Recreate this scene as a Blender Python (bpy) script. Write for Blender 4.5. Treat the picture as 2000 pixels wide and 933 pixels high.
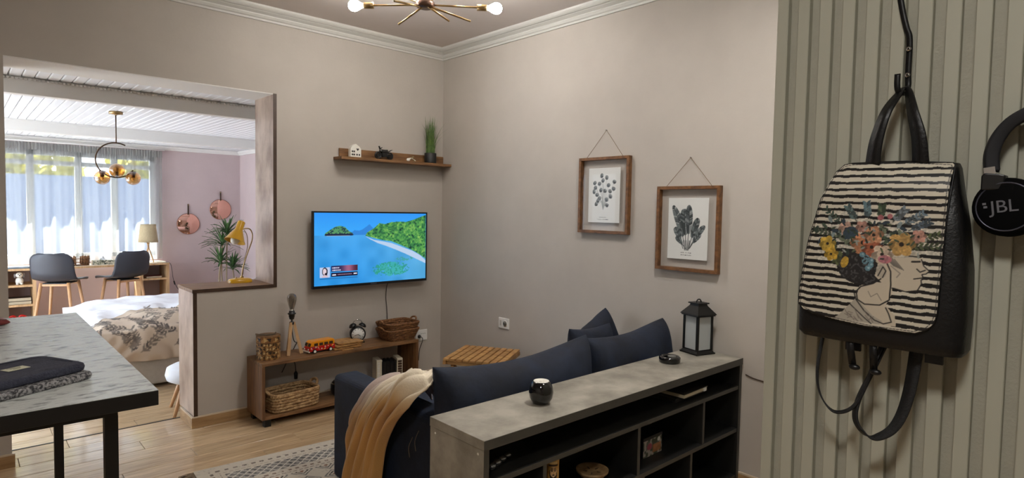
import bpy, bmesh, math, random
import numpy as np
from mathutils import Vector, Matrix, Euler
random.seed(7); rng = np.random.default_rng(11)
for o in list(bpy.data.objects): bpy.data.objects.remove(o)
scene = bpy.context.scene
COL = scene.collection
PI = math.pi

# ------------------------------------------------------------------ camera, sky, sun, exposure
CAM = Vector((-2.9699, -4.0882, 1.4108)); YAW, PIT, ROL, FPX = 0.7448, -0.0492, 0.0179, 1177.87
fw = Vector((math.sin(YAW)*math.cos(PIT), math.cos(YAW)*math.cos(PIT), math.sin(PIT)))
r0 = Vector((math.cos(YAW), -math.sin(YAW), 0)); u0 = r0.cross(fw)
rr = r0*math.cos(ROL)+u0*math.sin(ROL); uu = -r0*math.sin(ROL)+u0*math.cos(ROL)
cd = bpy.data.cameras.new('camera'); cam = bpy.data.objects.new('camera', cd); COL.objects.link(cam)
cd.sensor_width = 36; cd.lens = FPX/2000*36; cd.clip_start = 0.02
cam.matrix_world = Matrix(((rr.x, uu.x, -fw.x, CAM.x), (rr.y, uu.y, -fw.y, CAM.y), (rr.z, uu.z, -fw.z, CAM.z), (0, 0, 0, 1)))
scene.camera = cam
SKY = 8.5; SUN = 85.0; BULB = 168.0; KITCHEN_FILL = 78.0; HALL_FILL = 155.0  # last two feed the added lamps out of view
w = bpy.data.worlds.new('sky'); scene.world = w; w.use_nodes = True
w.node_tree.nodes['Background'].inputs[0].default_value = (0.79, 0.875, 1.0, 1)
w.node_tree.nodes['Background'].inputs[1].default_value = SKY
sl = bpy.data.lights.new('sun', 'SUN'); sl.energy = SUN; sl.angle = 0.009; sl.color = (1, .98, .95)
so = bpy.data.objects.new('sun', sl); COL.objects.link(so)
so.location = (-1, 9, 8)
so.rotation_euler = Vector((0.12, -0.44, -0.89)).to_track_quat('-Z', 'Y').to_euler()
vs = scene.view_settings
vs.view_transform = 'Standard'; vs.look = 'None'; vs.gamma = 1; vs.exposure = 0.0; vs.use_curve_mapping = False

# ------------------------------------------------------------------ helpers
def lin(c):
    c = np.asarray(c, float)/255.0
    return np.where(c <= .04045, c/12.92, ((c+.055)/1.055)**2.4)
def L4(c):
    a = lin(c); return (float(a[0]), float(a[1]), float(a[2]), 1)
MATS = {}
def mat(name, c, rough=.5, metal=0, var=0, scale=8, stretch=(1, 1, 1), c2=None, bump=0, bscale=None, spec=.5, sheen=0,
        coat=0, trans=0, detail=4, rand=0, lo=.35, hi=.65, emit=0, alpha=1):
    m = bpy.data.materials.new(name); m.use_nodes = True; nt = m.node_tree; N = nt.nodes; K = nt.links
    b = N['Principled BSDF']; b.inputs['Base Color'].default_value = L4(c); b.inputs['Roughness'].default_value = rough
    b.inputs['Metallic'].default_value = metal; b.inputs['Specular IOR Level'].default_value = spec
    b.inputs['Coat Weight'].default_value = coat; b.inputs['Coat Roughness'].default_value = .08
    b.inputs['Transmission Weight'].default_value = trans; b.inputs['Alpha'].default_value = alpha
    if sheen:
        b.inputs['Sheen Weight'].default_value = sheen; b.inputs['Sheen Roughness'].default_value = .45
        b.inputs['Sheen Tint'].default_value = L4([min(255, v*2.2+20) for v in c])
    if emit:
        b.inputs['Emission Color'].default_value = L4(c); b.inputs['Emission Strength'].default_value = emit
    if var or c2 is not None or bump:
        tc = N.new('ShaderNodeTexCoord'); mp = N.new('ShaderNodeMapping'); mp.inputs['Scale'].default_value = stretch
        src = tc.outputs['Object']
        if rand:
            oi = N.new('ShaderNodeObjectInfo'); mu = N.new('ShaderNodeVectorMath'); mu.operation = 'MULTIPLY_ADD'
            cx = N.new('ShaderNodeCombineXYZ')
            for i in range(3): K.new(oi.outputs['Random'], cx.inputs[i])
            K.new(cx.outputs[0], mu.inputs[0]); mu.inputs[1].default_value = (37, 53, 29); K.new(src, mu.inputs[2]); src = mu.outputs[0]
        K.new(src, mp.inputs['Vector'])
        nz = N.new('ShaderNodeTexNoise'); nz.inputs['Scale'].default_value = scale; nz.inputs['Detail'].default_value = detail
        nz.inputs['Roughness'].default_value = .6
        K.new(mp.outputs[0], nz.inputs['Vector'])
        if var or c2 is not None:
            cr = N.new('ShaderNodeValToRGB')
            a = L4(c); bb = L4(c2) if c2 is not None else tuple(min(1, x*(1+var)) for x in a[:3])+(1,)
            if c2 is None: a = tuple(x*(1-var) for x in a[:3])+(1,)
            cr.color_ramp.elements[0].color = a; cr.color_ramp.elements[1].color = bb
            cr.color_ramp.elements[0].position = lo; cr.color_ramp.elements[1].position = hi
            K.new(nz.outputs['Fac'], cr.inputs[0]); out = cr.outputs[0]
            if rand:
                hs = N.new('ShaderNodeHueSaturation'); mr = N.new('ShaderNodeMapRange')
                mr.inputs['To Min'].default_value = 1-rand; mr.inputs['To Max'].default_value = 1+rand
                K.new(oi.outputs['Random'], mr.inputs[0]); K.new(mr.outputs[0], hs.inputs['Value']); K.new(out, hs.inputs['Color']); out = hs.outputs[0]
            K.new(out, b.inputs['Base Color'])
        if bump:
            bz = nz
            if bscale:
                bz = N.new('ShaderNodeTexNoise'); bz.inputs['Scale'].default_value = bscale; bz.inputs['Detail'].default_value = 3
                K.new(mp.outputs[0], bz.inputs['Vector'])
            bp = N.new('ShaderNodeBump'); bp.inputs['Strength'].default_value = bump; bp.inputs['Distance'].default_value = .01
            K.new(bz.outputs['Fac'], bp.inputs['Height']); K.new(bp.outputs[0], b.inputs['Normal'])
    MATS[name] = m; return m
def paintmat(name, rough=.6, emit=0, sheen=0, bump=0):
    m = bpy.data.materials.new(name); m.use_nodes = True; nt = m.node_tree; b = nt.nodes['Principled BSDF']
    a = nt.nodes.new('ShaderNodeAttribute'); a.attribute_name = 'paint'
    nt.links.new(a.outputs['Color'], b.inputs['Base Color']); b.inputs['Roughness'].default_value = rough
    b.inputs['Sheen Weight'].default_value = sheen
    if emit:
        nt.links.new(a.outputs['Color'], b.inputs['Emission Color']); b.inputs['Emission Strength'].default_value = emit
        for l in list(b.inputs['Base Color'].links): nt.links.remove(l)
        b.inputs['Base Color'].default_value = (.005, .005, .006, 1)
    if bump:
        nz = nt.nodes.new('ShaderNodeTexNoise'); nz.inputs['Scale'].default_value = bump; bp = nt.nodes.new('ShaderNodeBump')
        tc = nt.nodes.new('ShaderNodeTexCoord'); nt.links.new(tc.outputs['Object'], nz.inputs['Vector'])
        bp.inputs['Strength'].default_value = .35; bp.inputs['Distance'].default_value = .004
        nt.links.new(nz.outputs['Fac'], bp.inputs['Height']); nt.links.new(bp.outputs[0], b.inputs['Normal'])
    return m
def shader(name, fn):
    m = bpy.data.materials.new(name); m.use_nodes = True; nt = m.node_tree
    nt.nodes.remove(nt.nodes['Principled BSDF']); out = nt.nodes['Material Output']
    nt.links.new(fn(nt), out.inputs[0]); MATS[name] = m; return m

class G:
    def __init__(s): s.v = []; s.f = []; s.sm = []
    def add(s, vs, fs, sm=False):
        n = len(s.v); s.v += [tuple(map(float, q)) for q in vs]
        s.f += [tuple(i+n for i in f) for f in fs]; s.sm += [sm]*len(fs); return s
    def box(s, x0, y0, z0, x1, y1, z1):
        return s.add([(x0, y0, z0), (x1, y0, z0), (x1, y1, z0), (x0, y1, z0), (x0, y0, z1), (x1, y0, z1), (x1, y1, z1), (x0, y1, z1)],
                     [(0, 3, 2, 1), (4, 5, 6, 7), (0, 1, 5, 4), (1, 2, 6, 5), (2, 3, 7, 6), (3, 0, 4, 7)])
    def obox(s, c, size, e=(0, 0, 0)):
        M = Euler(e).to_matrix(); a, b, d = [x/2 for x in size]; c = Vector(c)
        P = [c+M@Vector(q) for q in ((-a, -b, -d), (a, -b, -d), (a, b, -d), (-a, b, -d), (-a, -b, d), (a, -b, d), (a, b, d), (-a, b, d))]
        return s.add(P, [(0, 3, 2, 1), (4, 5, 6, 7), (0, 1, 5, 4), (1, 2, 6, 5), (2, 3, 7, 6), (3, 0, 4, 7)])
    def bar(s, p0, p1, w, h=None, w1=None):          # rectangular bar between two points, optional taper
        p0 = Vector(p0); p1 = Vector(p1); h = h or w; d = (p1-p0).normalized()
        x = d.cross(Vector((0, 0, 1))); x = x.normalized() if x.length > 1e-4 else Vector((1, 0, 0)); y = x.cross(d)
        k = (w1 or w)/w; P = []
        for q, f in ((p0, 1), (p1, k)):
            for a, b in ((-1, -1), (1, -1), (1, 1), (-1, 1)): P.append(q+x*(a*w/2*f)+y*(b*h/2*f))
        return s.add(P, [(0, 1, 2, 3), (7, 6, 5, 4), (0, 4, 5, 1), (1, 5, 6, 2), (2, 6, 7, 3), (3, 7, 4, 0)])
    def tube(s, pts, r, n=8, sm=True, closed=False):
        pts = [Vector(q) for q in pts]; m = len(pts); rs = r if isinstance(r, (list, tuple)) else [r]*m
        T = []
        for i in range(m):
            a = pts[(i-1) % m] if (closed or i > 0) else pts[i]; b = pts[(i+1) % m] if (closed or i < m-1) else pts[i]
            T.append((b-a).normalized())
        nrm = T[0].orthogonal().normalized(); V = []
        for i in range(m):
            nrm = (nrm-T[i]*nrm.dot(T[i])).normalized(); bi = T[i].cross(nrm)
            for k in range(n):
                a = 2*PI*k/n; V.append(pts[i]+(nrm*math.cos(a)+bi*math.sin(a))*rs[i])
        F = []
        for i in range(m if closed else m-1):
            j = (i+1) % m
            for k in range(n): F.append((i*n+k, i*n+(k+1) % n, j*n+(k+1) % n, j*n+k))
        s.add(V, F, sm)
        if not closed: 
            b0 = len(s.v)-len(V); s.f += [tuple(b0+k for k in range(n))[::-1], tuple(b0+(m-1)*n+k for k in range(n))]; s.sm += [False, False]
        return s
    def cyl(s, p0, p1, r, r1=None, n=16): return s.tube([p0, p1], [r, r if r1 is None else r1], n)
    def lathe(s, prof, c=(0, 0, 0), n=24, ax=None, sm=True):
        c = Vector(c); M = (Vector(ax).to_track_quat('Z', 'Y').to_matrix() if ax else Matrix.Identity(3)); V = []
        for (r, z) in prof:
            for k in range(n): V.append(c+M@Vector((r*math.cos(2*PI*k/n), r*math.sin(2*PI*k/n), z)))
        F = [(i*n+k, i*n+(k+1) % n, (i+1)*n+(k+1) % n, (i+1)*n+k) for i in range(len(prof)-1) for k in range(n)]
        s.add(V, F, sm); b0 = len(s.v)-len(V)
        if prof[0][0] > 1e-5: s.f.append(tuple(b0+k for k in range(n))[::-1]); s.sm.append(False)
        if prof[-1][0] > 1e-5: s.f.append(tuple(b0+(len(prof)-1)*n+k for k in range(n))); s.sm.append(False)
        return s
    def ball(s, c, r, nu=20, nv=12):
        r = r if isinstance(r, (tuple, list)) else (r, r, r); V = []; F = []
        for j in range(nv+1):
            t = PI*j/nv
            for i in range(nu):
                a = 2*PI*i/nu; V.append((c[0]+r[0]*math.sin(t)*math.cos(a), c[1]+r[1]*math.sin(t)*math.sin(a), c[2]+r[2]*math.cos(t)))
        for j in range(nv):
            for i in range(nu): F.append((j*nu+i, (j+1)*nu+i, (j+1)*nu+(i+1) % nu, j*nu+(i+1) % nu))
        return s.add(V, F, True)
    def prism(s, poly, fn, d0, d1, sm=False):
        n = len(poly); V = [fn(a, b, d0) for a, b in poly]+[fn(a, b, d1) for a, b in poly]
        s.add(V, [tuple(range(n))[::-1], tuple(range(n, 2*n))])
        b0 = len(s.v)-2*n
        for i in range(n): s.f.append((b0+i, b0+(i+1) % n, b0+n+(i+1) % n, b0+n+i)); s.sm.append(sm)
        return s
    def grid(s, fn, nu, nv, closeu=False, sm=True):
        V = [fn(i/(nu if closeu else nu-1), j/(nv-1)) for j in range(nv) for i in range(nu)]; F = []
        for j in range(nv-1):
            for i in range(nu if closeu else nu-1):
                k = (i+1) % nu; F.append((j*nu+i, j*nu+k, (j+1)*nu+k, (j+1)*nu+i))
        return s.add(V, F, sm)
    def ribbon(s, pts, wd, w, th):                    # strap: centre line, width direction(s), width, thickness
        pts = [Vector(q) for q in pts]; m = len(pts); V = []
        for i in range(m):
            t = (pts[min(i+1, m-1)]-pts[max(i-1, 0)]).normalized(); d = Vector(wd[i] if isinstance(wd, list) else wd)
            d = (d-t*d.dot(t)).normalized(); nn = t.cross(d); ww = w[i] if isinstance(w, (list, tuple)) else w
            for a, b in ((-1, -1), (1, -1), (1, 1), (-1, 1)): V.append(pts[i]+d*(a*ww/2)+nn*(b*th/2))
        F = [(0, 1, 2, 3)[::-1], tuple((m-1)*4+k for k in range(4))]
        for i in range(m-1):
            for k in range(4): F.append((i*4+k, i*4+(k+1) % 4, (i+1)*4+(k+1) % 4, (i+1)*4+k))
        return s.add(V, F, True)
    def pillow(s, Ms, Lx, T, H, p=4, q=3, pinch=.05, nu=26, nv=18, wob=0.0, sag=0.0):
        # closed cushion: length Lx along local x, thickness T along y, height H along z; Ms maps local to parent space
        def side(sg):
            V = []
            for j in range(nv):
                v = -1+2*j/(nv-1)
                for i in range(nu):
                    u = -1+2*i/(nu-1)
                    us = math.sin(u*PI/2); vsn = math.sin(v*PI/2)
                    t = max(0, (1-abs(us)**p))**.5*max(0, (1-abs(vsn)**q))**.5
                    x = Lx/2*us*(1-pinch*(1-vsn*vsn)); z = H/2*vsn*(1-pinch*1.5*(1-us*us))
                    y = sg*T/2*t*(1+wob*math.sin(5*us+3*vsn+sg)+wob*.6*math.sin(11*us-4*vsn))
                    V.append(Ms@Vector((x, y, z-sag*(1-us*us)*(vsn+1)/2)))
            return V
        for sg in (1, -1):
            s.add(side(sg), [(j*nu+i, j*nu+i+1, (j+1)*nu+i+1, (j+1)*nu+i) for j in range(nv-1) for i in range(nu-1)], True)
        return s
    def build(s, name, m, parent=None, bevel=0, seg=2, solid=0, sub=0, merge=False):
        me = bpy.data.meshes.new(name); me.from_pydata(s.v, [], s.f)
        me.polygons.foreach_set('use_smooth', s.sm)
        bm = bmesh.new(); bm.from_mesh(me)
        if merge: bmesh.ops.remove_doubles(bm, verts=bm.verts, dist=1e-5)
        bmesh.ops.recalc_face_normals(bm, faces=bm.faces); bm.to_mesh(me); bm.free()
        o = bpy.data.objects.new(name, me); COL.objects.link(o)
        if m is not None: me.materials.append(m)
        if parent is not None: o.parent = parent
        if solid: k = o.modifiers.new('solid', 'SOLIDIFY'); k.thickness = solid; k.offset = 0
        if bevel:
            k = o.modifiers.new('bevel', 'BEVEL'); k.width = bevel; k.segments = seg; k.limit_method = 'ANGLE'; k.angle_limit = .6; k.harden_normals = False
        if sub: k = o.modifiers.new('sub', 'SUBSURF'); k.levels = sub; k.render_levels = sub
        return o
def tag(o, label, cat, group=None, kind=None):
    o['label'] = label; o['category'] = cat
    if group: o['group'] = group
    if kind: o['kind'] = kind
    return o
def thing(name, label, cat, loc=(0, 0, 0), rz=0, group=None):
    o = bpy.data.objects.new(name, None); COL.objects.link(o); o.empty_display_size = .05
    o.location = loc; o.rotation_euler = (0, 0, rz); return tag(o, label, cat, group)
def struct(o, label, cat): return tag(o, label, cat, kind='structure')
def smooth_noise(nv, nu, cell, seed):
    r = np.random.default_rng(seed); gh, gw = int(nv/cell)+3, int(nu/cell)+3; g = r.random((gh, gw))
    y = np.arange(nv)/cell; x = np.arange(nu)/cell; yi = y.astype(int); xi = x.astype(int); fy = y-yi; fx = x-xi
    fy = (fy*fy*(3-2*fy))[:, None]; fx = (fx*fx*(3-2*fx))[None]
    a = g[yi][:, xi]; b = g[yi][:, xi+1]; c = g[yi+1][:, xi]; d = g[yi+1][:, xi+1]
    return (a*(1-fx)+b*fx)*(1-fy)+(c*(1-fx)+d*fx)*fy
class Cv:                                            # flat print: colours on a fine grid of vertices (x right, y up)
    def __init__(s, nu, nv, w, h, bg):
        s.nu, s.nv, s.w, s.h = nu, nv, w, h
        s.X, s.Y = np.meshgrid(np.linspace(0, w, nu), np.linspace(0, h, nv)); s.c = np.zeros((nv, nu, 3)); s.c[:] = np.array(bg)
        s.px = w/nu
    def m(s, mask, c, a=1.0):
        k = (mask.astype(float)*a)[..., None]; s.c = s.c*(1-k)+np.asarray(c, float)*k
    def rect(s, x0, y0, x1, y1, c, a=1): s.m((s.X >= x0) & (s.X <= x1) & (s.Y >= y0) & (s.Y <= y1), c, a)
    def ell(s, cx, cy, rx, ry, c, rot=0, a=1):
        dx = s.X-cx; dy = s.Y-cy; ca, sa = math.cos(rot), math.sin(rot)
        d = ((dx*ca+dy*sa)/rx)**2+((-dx*sa+dy*ca)/ry)**2; s.m(d <= 1, c, a)
    def inside(s, P):
        r = np.zeros(s.X.shape, bool); n = len(P)
        for i in range(n):
            x0, y0 = P[i]; x1, y1 = P[(i+1) % n]
            if y0 == y1: continue
            r ^= ((y0 > s.Y) != (y1 > s.Y)) & (s.X < (x1-x0)*(s.Y-y0)/(y1-y0)+x0)
        return r
    def poly(s, P, c, a=1): s.m(s.inside(P), c, a)
    def line(s, P, wd, c, a=1):
        best = np.full(s.X.shape, 1e9)
        for (x0, y0), (x1, y1) in zip(P[:-1], P[1:]):
            dx, dy = x1-x0, y1-y0; L = dx*dx+dy*dy+1e-12; t = np.clip(((s.X-x0)*dx+(s.Y-y0)*dy)/L, 0, 1)
            best = np.minimum(best, np.hypot(s.X-x0-t*dx, s.Y-y0-t*dy))
        s.m(np.clip((wd/2-best)/s.px+.5, 0, 1), c, a)
    def leaf(s, x, y, L, wd, ang, c, a=1): s.ell(x+math.cos(ang)*L/2, y+math.sin(ang)*L/2, L/2, wd/2, c, ang, a)
    def build(s, name, m, fn, parent=None, keep=None, solid=0):
        nu, nv = s.nu, s.nv; P = np.stack(fn(s.X, s.Y), -1).reshape(-1, 3)
        idx = np.arange(nu*nv).reshape(nv, nu)
        q = np.stack([idx[:-1, :-1], idx[:-1, 1:], idx[1:, 1:], idx[1:, :-1]], -1).reshape(-1, 4); C = lin(s.c*1.0).reshape(-1, 3)
        if keep is not None:
            kk = keep.reshape(-1); q = q[kk[q].all(1)]; used = np.unique(q); mp = np.zeros(nu*nv, int); mp[used] = np.arange(len(used)); q = mp[q]; P = P[used]; C = C[used]
        me = bpy.data.meshes.new(name); me.vertices.add(len(P)); me.vertices.foreach_set('co', P.astype(np.float32).ravel())
        me.loops.add(len(q)*4); me.loops.foreach_set('vertex_index', q.astype(np.int32).ravel()); me.polygons.add(len(q))
        me.polygons.foreach_set('loop_start', np.arange(0, len(q)*4, 4, dtype=np.int32)); me.polygons.foreach_set('use_smooth', np.ones(len(q), bool))
        me.update(calc_edges=True)
        at = me.attributes.new('paint', 'FLOAT_COLOR', 'POINT'); at.data.foreach_set('color', np.concatenate([C, np.ones((len(C), 1))], 1).astype(np.float32).ravel())
        o = bpy.data.objects.new(name, me); COL.objects.link(o); me.materials.append(m)
        if parent is not None: o.parent = parent
        if solid: k = o.modifiers.new('solid', 'SOLIDIFY'); k.thickness = solid; k.offset = -1
        return o
def copy_tree(o, parent=None):
    c = o.copy(); COL.objects.link(c); c.parent = parent
    for ch in o.children: copy_tree(ch, c)
    return c
def text(name, s, size, m, parent, M, ext=.0006):
    cu = bpy.data.curves.new(name, 'FONT'); cu.body = s; cu.size = size; cu.extrude = ext; cu.align_x = 'CENTER'; cu.align_y = 'CENTER'; cu.resolution_u = 4
    t = bpy.data.objects.new(name+'_tmp', cu); COL.objects.link(t); dg = bpy.context.evaluated_depsgraph_get()
    me = bpy.data.meshes.new_from_object(t.evaluated_get(dg)); bpy.data.objects.remove(t); me.transform(M); me.name = name
    me.materials.clear(); me.materials.append(m); o = bpy.data.objects.new(name, me); COL.objects.link(o); o.parent = parent; return o
def arc(c, r, a0, a1, n, fn): return [fn(c[0]+r*math.cos(a0+(a1-a0)*i/(n-1)), c[1]+r*math.sin(a0+(a1-a0)*i/(n-1))) for i in range(n)]
def bez(P, n=24):                                    # Catmull-Rom through points
    P = [Vector(q) for q in P]; out = []
    for i in range(len(P)-1):
        a = P[max(i-1, 0)]; b = P[i]; c = P[i+1]; d = P[min(i+2, len(P)-1)]; k = max(2, n//(len(P)-1))
        for j in range(k):
            t = j/k; out.append(.5*((2*b)+(c-a)*t+(2*a-5*b+4*c-d)*t*t+(3*b-a-3*c+d)*t**3))
    return out+[P[-1]]

# ------------------------------------------------------------------ materials
M_wall = mat('plaster_beige', (185, 177, 168), .75, var=.035, scale=3, bump=.05, bscale=60)
M_wallb = mat('plaster_mauve', (196, 178, 178), .75, var=.03, scale=3, bump=.05, bscale=60)
M_ceil = mat('ceiling_paint', (214, 204, 199), .7, var=.02, scale=3)
M_white = mat('white_paint', (232, 230, 226), .5); M_corn = mat('cornice_paint', (204, 202, 196), .5)
M_ceilb = mat('white_board', (236, 238, 242), .45)
M_grout = mat('grout', (120, 100, 78), .8)
M_plank = mat('plank_tile', (172, 142, 106), .32, c2=(208, 180, 142), coat=.35, scale=5, stretch=(1, 9, 3), rand=.07, bump=.04, detail=6)
M_skirt = mat('skirting_tile', (150, 116, 78), .4, c2=(178, 144, 102), scale=5, stretch=(1, 4, 9))
M_skirtcap = mat('skirting_cap', (206, 188, 164), .45)
M_dark = mat('dark_edge', (66, 46, 32), .45, var=.15, scale=30)
M_grey_oak = mat('greyed_oak', (128, 104, 88), .34, c2=(186, 166, 150), scale=7, stretch=(9, 1, .55), detail=7, lo=.3, hi=.62)
M_oak = mat('brown_oak', (94, 64, 38), .5, c2=(140, 102, 64), scale=6, stretch=(1, 9, 9), detail=6)
M_oakv = mat('brown_oak_upright', (98, 66, 40), .5, c2=(142, 102, 64), scale=6, stretch=(8, 8, .8), detail=6)
M_black = mat('black_plastic', (14, 14, 15), .4)
M_blackm = mat('black_metal', (12, 12, 12), .45, metal=.2)
M_gloss = mat('black_glaze', (8, 8, 10), .08, coat=.6)
M_navy = mat('navy_velvet', (11, 17, 30), .8, c2=(21, 32, 52), scale=7, sheen=.22, bump=.25, bscale=25)
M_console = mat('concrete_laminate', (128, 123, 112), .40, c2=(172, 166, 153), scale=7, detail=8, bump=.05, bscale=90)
M_console_shade = mat('shade_dark_laminate', (22, 21, 20), .5, c2=(29, 28, 26), scale=9)  # shade of the compartments put into the inner boards' colour
M_pine = mat('pale_wood', (190, 150, 106), .5, c2=(214, 178, 134), scale=6, stretch=(9, 9, 1))
M_desk = mat('light_desk_wood', (198, 176, 146), .45, c2=(216, 198, 170), scale=5, stretch=(1, 8, 8))
M_teak = mat('acacia_slat', (150, 104, 56), .5, c2=(190, 146, 88), scale=6, stretch=(6, 1, 6), rand=.12)
M_ceramic = mat('white_ceramic', (232, 228, 218), .35)
M_brass = mat('brushed_brass', (176, 150, 108), .28, metal=1)
M_bronze = mat('dark_bronze', (84, 66, 48), .35, metal=.9)
M_chrome = mat('chrome', (200, 200, 200), .15, metal=1)
M_yellow = mat('mustard_enamel', (196, 148, 12), .3, coat=.3)
M_green = mat('leaf_green', (44, 78, 40), .5, c2=(86, 120, 66), scale=14)
M_grass = mat('grass_green', (52, 82, 34), .5, c2=(104, 132, 64), scale=30)
M_wicker = mat('brown_wicker', (92, 56, 30), .65, c2=(150, 104, 62), scale=60, bump=.5)
M_seagrass = mat('sea_grass', (140, 104, 66), .7, c2=(200, 166, 120), scale=50, bump=.5)
M_wickdark = mat('dark_wicker_strand', (66, 42, 26), .7, c2=(100, 66, 40), scale=50)  # darker brown wicker for liners, base and bindings
M_linen = mat('white_linen', (232, 233, 238), .85, var=.03, scale=12, bump=.2)
M_boxbed = mat('bed_base_fabric', (176, 168, 156), .9, var=.04, scale=40)
M_slat = mat('greige_slat', (174, 173, 157), .6, var=.02, scale=12, stretch=(1, 1, .2))
M_slatb = mat('greige_backing', (164, 161, 146), .7, var=.03, scale=30, bump=.15, bscale=180)
M_towel = mat('navy_cotton', (44, 46, 60), .95, c2=(62, 64, 78), scale=26, stretch=(1, 3, 1), bump=.6, bscale=120)
M_boucle = mat('grey_boucle', (56, 56, 60), .95, c2=(160, 158, 158), scale=130, bump=1.0, lo=.42, hi=.6)
M_slate = mat('slate_laminate', (196, 199, 195), .26, c2=(122, 124, 122), scale=17, stretch=(1, 2.6, 1), detail=9, bump=.5, lo=.52, hi=.66)
M_shell = mat('charcoal_shell', (52, 54, 62), .45)
M_beech = mat('beech_leg', (186, 136, 92), .45, c2=(206, 160, 116), scale=8, stretch=(6, 6, 1))
M_shade = mat('linen_shade', (190, 172, 138), .9, var=.05, scale=60)
M_rose = mat('rose_mirror', (226, 176, 158), .05, metal=1)
M_rose2 = mat('rose_mirror_back', (150, 104, 92), .3)
M_cord = mat('brown_cord', (120, 92, 62), .8)
M_paper = mat('white_paper', (226, 226, 222), .7)
M_frame = mat('walnut_frame', (88, 56, 28), .5, c2=(128, 86, 48), scale=8, stretch=(4, 4, 4))
M_leather = mat('black_leatherette', (12, 12, 13), .42, bump=.12, bscale=220, spec=.4)
M_webbing = mat('black_webbing', (13, 13, 15), .6, bump=.2, bscale=300)
M_amberw = mat('filament_cap', (150, 140, 120), .3, metal=.6)
M_red = mat('red_enamel', (190, 24, 16), .35)
M_dkred = mat('dark_red_leather', (110, 34, 30), .5)
M_orange = mat('orange_paint', (236, 150, 20), .3, coat=.3)
M_ivory = mat('ivory_keys', (222, 214, 192), .4)
M_print = paintmat('printed_paper', .6)
M_flap = paintmat('printed_leatherette', .45)
M_rugm = paintmat('woven_rug', .95, bump=260)
M_screen = paintmat('lit_screen', .25, emit=1.0)
M_duvet = paintmat('printed_cotton', .9, bump=30)
M_throw = paintmat('soft_throw', .95, sheen=.3, bump=160)
M_paint = paintmat('painted_tin', .4)
def glassfn(col, fac, rough=.03):
    def f(nt):
        t = nt.nodes.new('ShaderNodeBsdfTransparent'); t.inputs[0].default_value = L4(col)
        g = nt.nodes.new('ShaderNodeBsdfGlossy'); g.inputs['Roughness'].default_value = rough
        lw = nt.nodes.new('ShaderNodeLayerWeight'); lw.inputs[0].default_value = fac
        mx = nt.nodes.new('ShaderNodeMixShader'); nt.links.new(lw.outputs['Facing'], mx.inputs[0]); nt.links.new(t.outputs[0], mx.inputs[1]); nt.links.new(g.outputs[0], mx.inputs[2]); return mx.outputs[0]
    return f
M_glass = shader('clear_glass', glassfn((250, 252, 252), .12))
M_picglass = shader('picture_glass', glassfn((253, 253, 253), .015))
M_amber = shader('amber_glass', glassfn((236, 196, 140), .3))
M_bulbg = shader('smoked_bulb_glass', glassfn((200, 196, 190), .35))
def sheer(nt):
    t = nt.nodes.new('ShaderNodeBsdfTransparent'); t.inputs[0].default_value = (1, 1, 1, 1)
    tl = nt.nodes.new('ShaderNodeBsdfTranslucent'); tl.inputs[0].default_value = L4((126, 130, 134))
    d = nt.nodes.new('ShaderNodeBsdfDiffuse'); d.inputs[0].default_value = L4((196, 198, 192))
    m1 = nt.nodes.new('ShaderNodeMixShader'); m1.inputs[0].default_value = .4; nt.links.new(tl.outputs[0], m1.inputs[1]); nt.links.new(d.outputs[0], m1.inputs[2])
    m2 = nt.nodes.new('ShaderNodeMixShader'); m2.inputs[0].default_value = .58; nt.links.new(t.outputs[0], m2.inputs[1]); nt.links.new(m1.outputs[0], m2.inputs[2]); return m2.outputs[0]
M_sheer = shader('sheer_voile', sheer)
def leafy(nt):
    tl = nt.nodes.new('ShaderNodeBsdfTranslucent'); tl.inputs[0].default_value = L4((190, 180, 84))
    d = nt.nodes.new('ShaderNodeBsdfDiffuse'); d.inputs[0].default_value = L4((140, 138, 60))
    m1 = nt.nodes.new('ShaderNodeMixShader'); m1.inputs[0].default_value = .5; nt.links.new(tl.outputs[0], m1.inputs[1]); nt.links.new(d.outputs[0], m1.inputs[2]); return m1.outputs[0]
M_hedge = shader('sunlit_foliage', leafy)
def frosted(nt):
    tl = nt.nodes.new('ShaderNodeBsdfTranslucent'); tl.inputs[0].default_value = L4((200, 204, 204))
    g = nt.nodes.new('ShaderNodeBsdfPrincipled'); g.inputs['Base Color'].default_value = L4((196, 200, 200)); g.inputs['Roughness'].default_value = .25
    m1 = nt.nodes.new('ShaderNodeMixShader'); m1.inputs[0].default_value = .7; nt.links.new(tl.outputs[0], m1.inputs[1]); nt.links.new(g.outputs[0], m1.inputs[2]); return m1.outputs[0]
M_frost = shader('frosted_pane', frosted)
def emis(name, col, st): 
    def f(nt):
        e = nt.nodes.new('ShaderNodeEmission'); e.inputs[0].default_value = (*col, 1); e.inputs[1].default_value = st; return e.outputs[0]
    return shader(name, f)
M_bulb = emis('lit_bulb', (1.0, .97, .92), BULB)
M_kitchen_fill = emis('added_lamp_diffuser', (1.0, .97, .92), KITCHEN_FILL); M_hall_fill = emis('added_lamp_opal', (1.0, .97, .93), HALL_FILL)  # glow of the two added ceiling lamps

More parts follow.
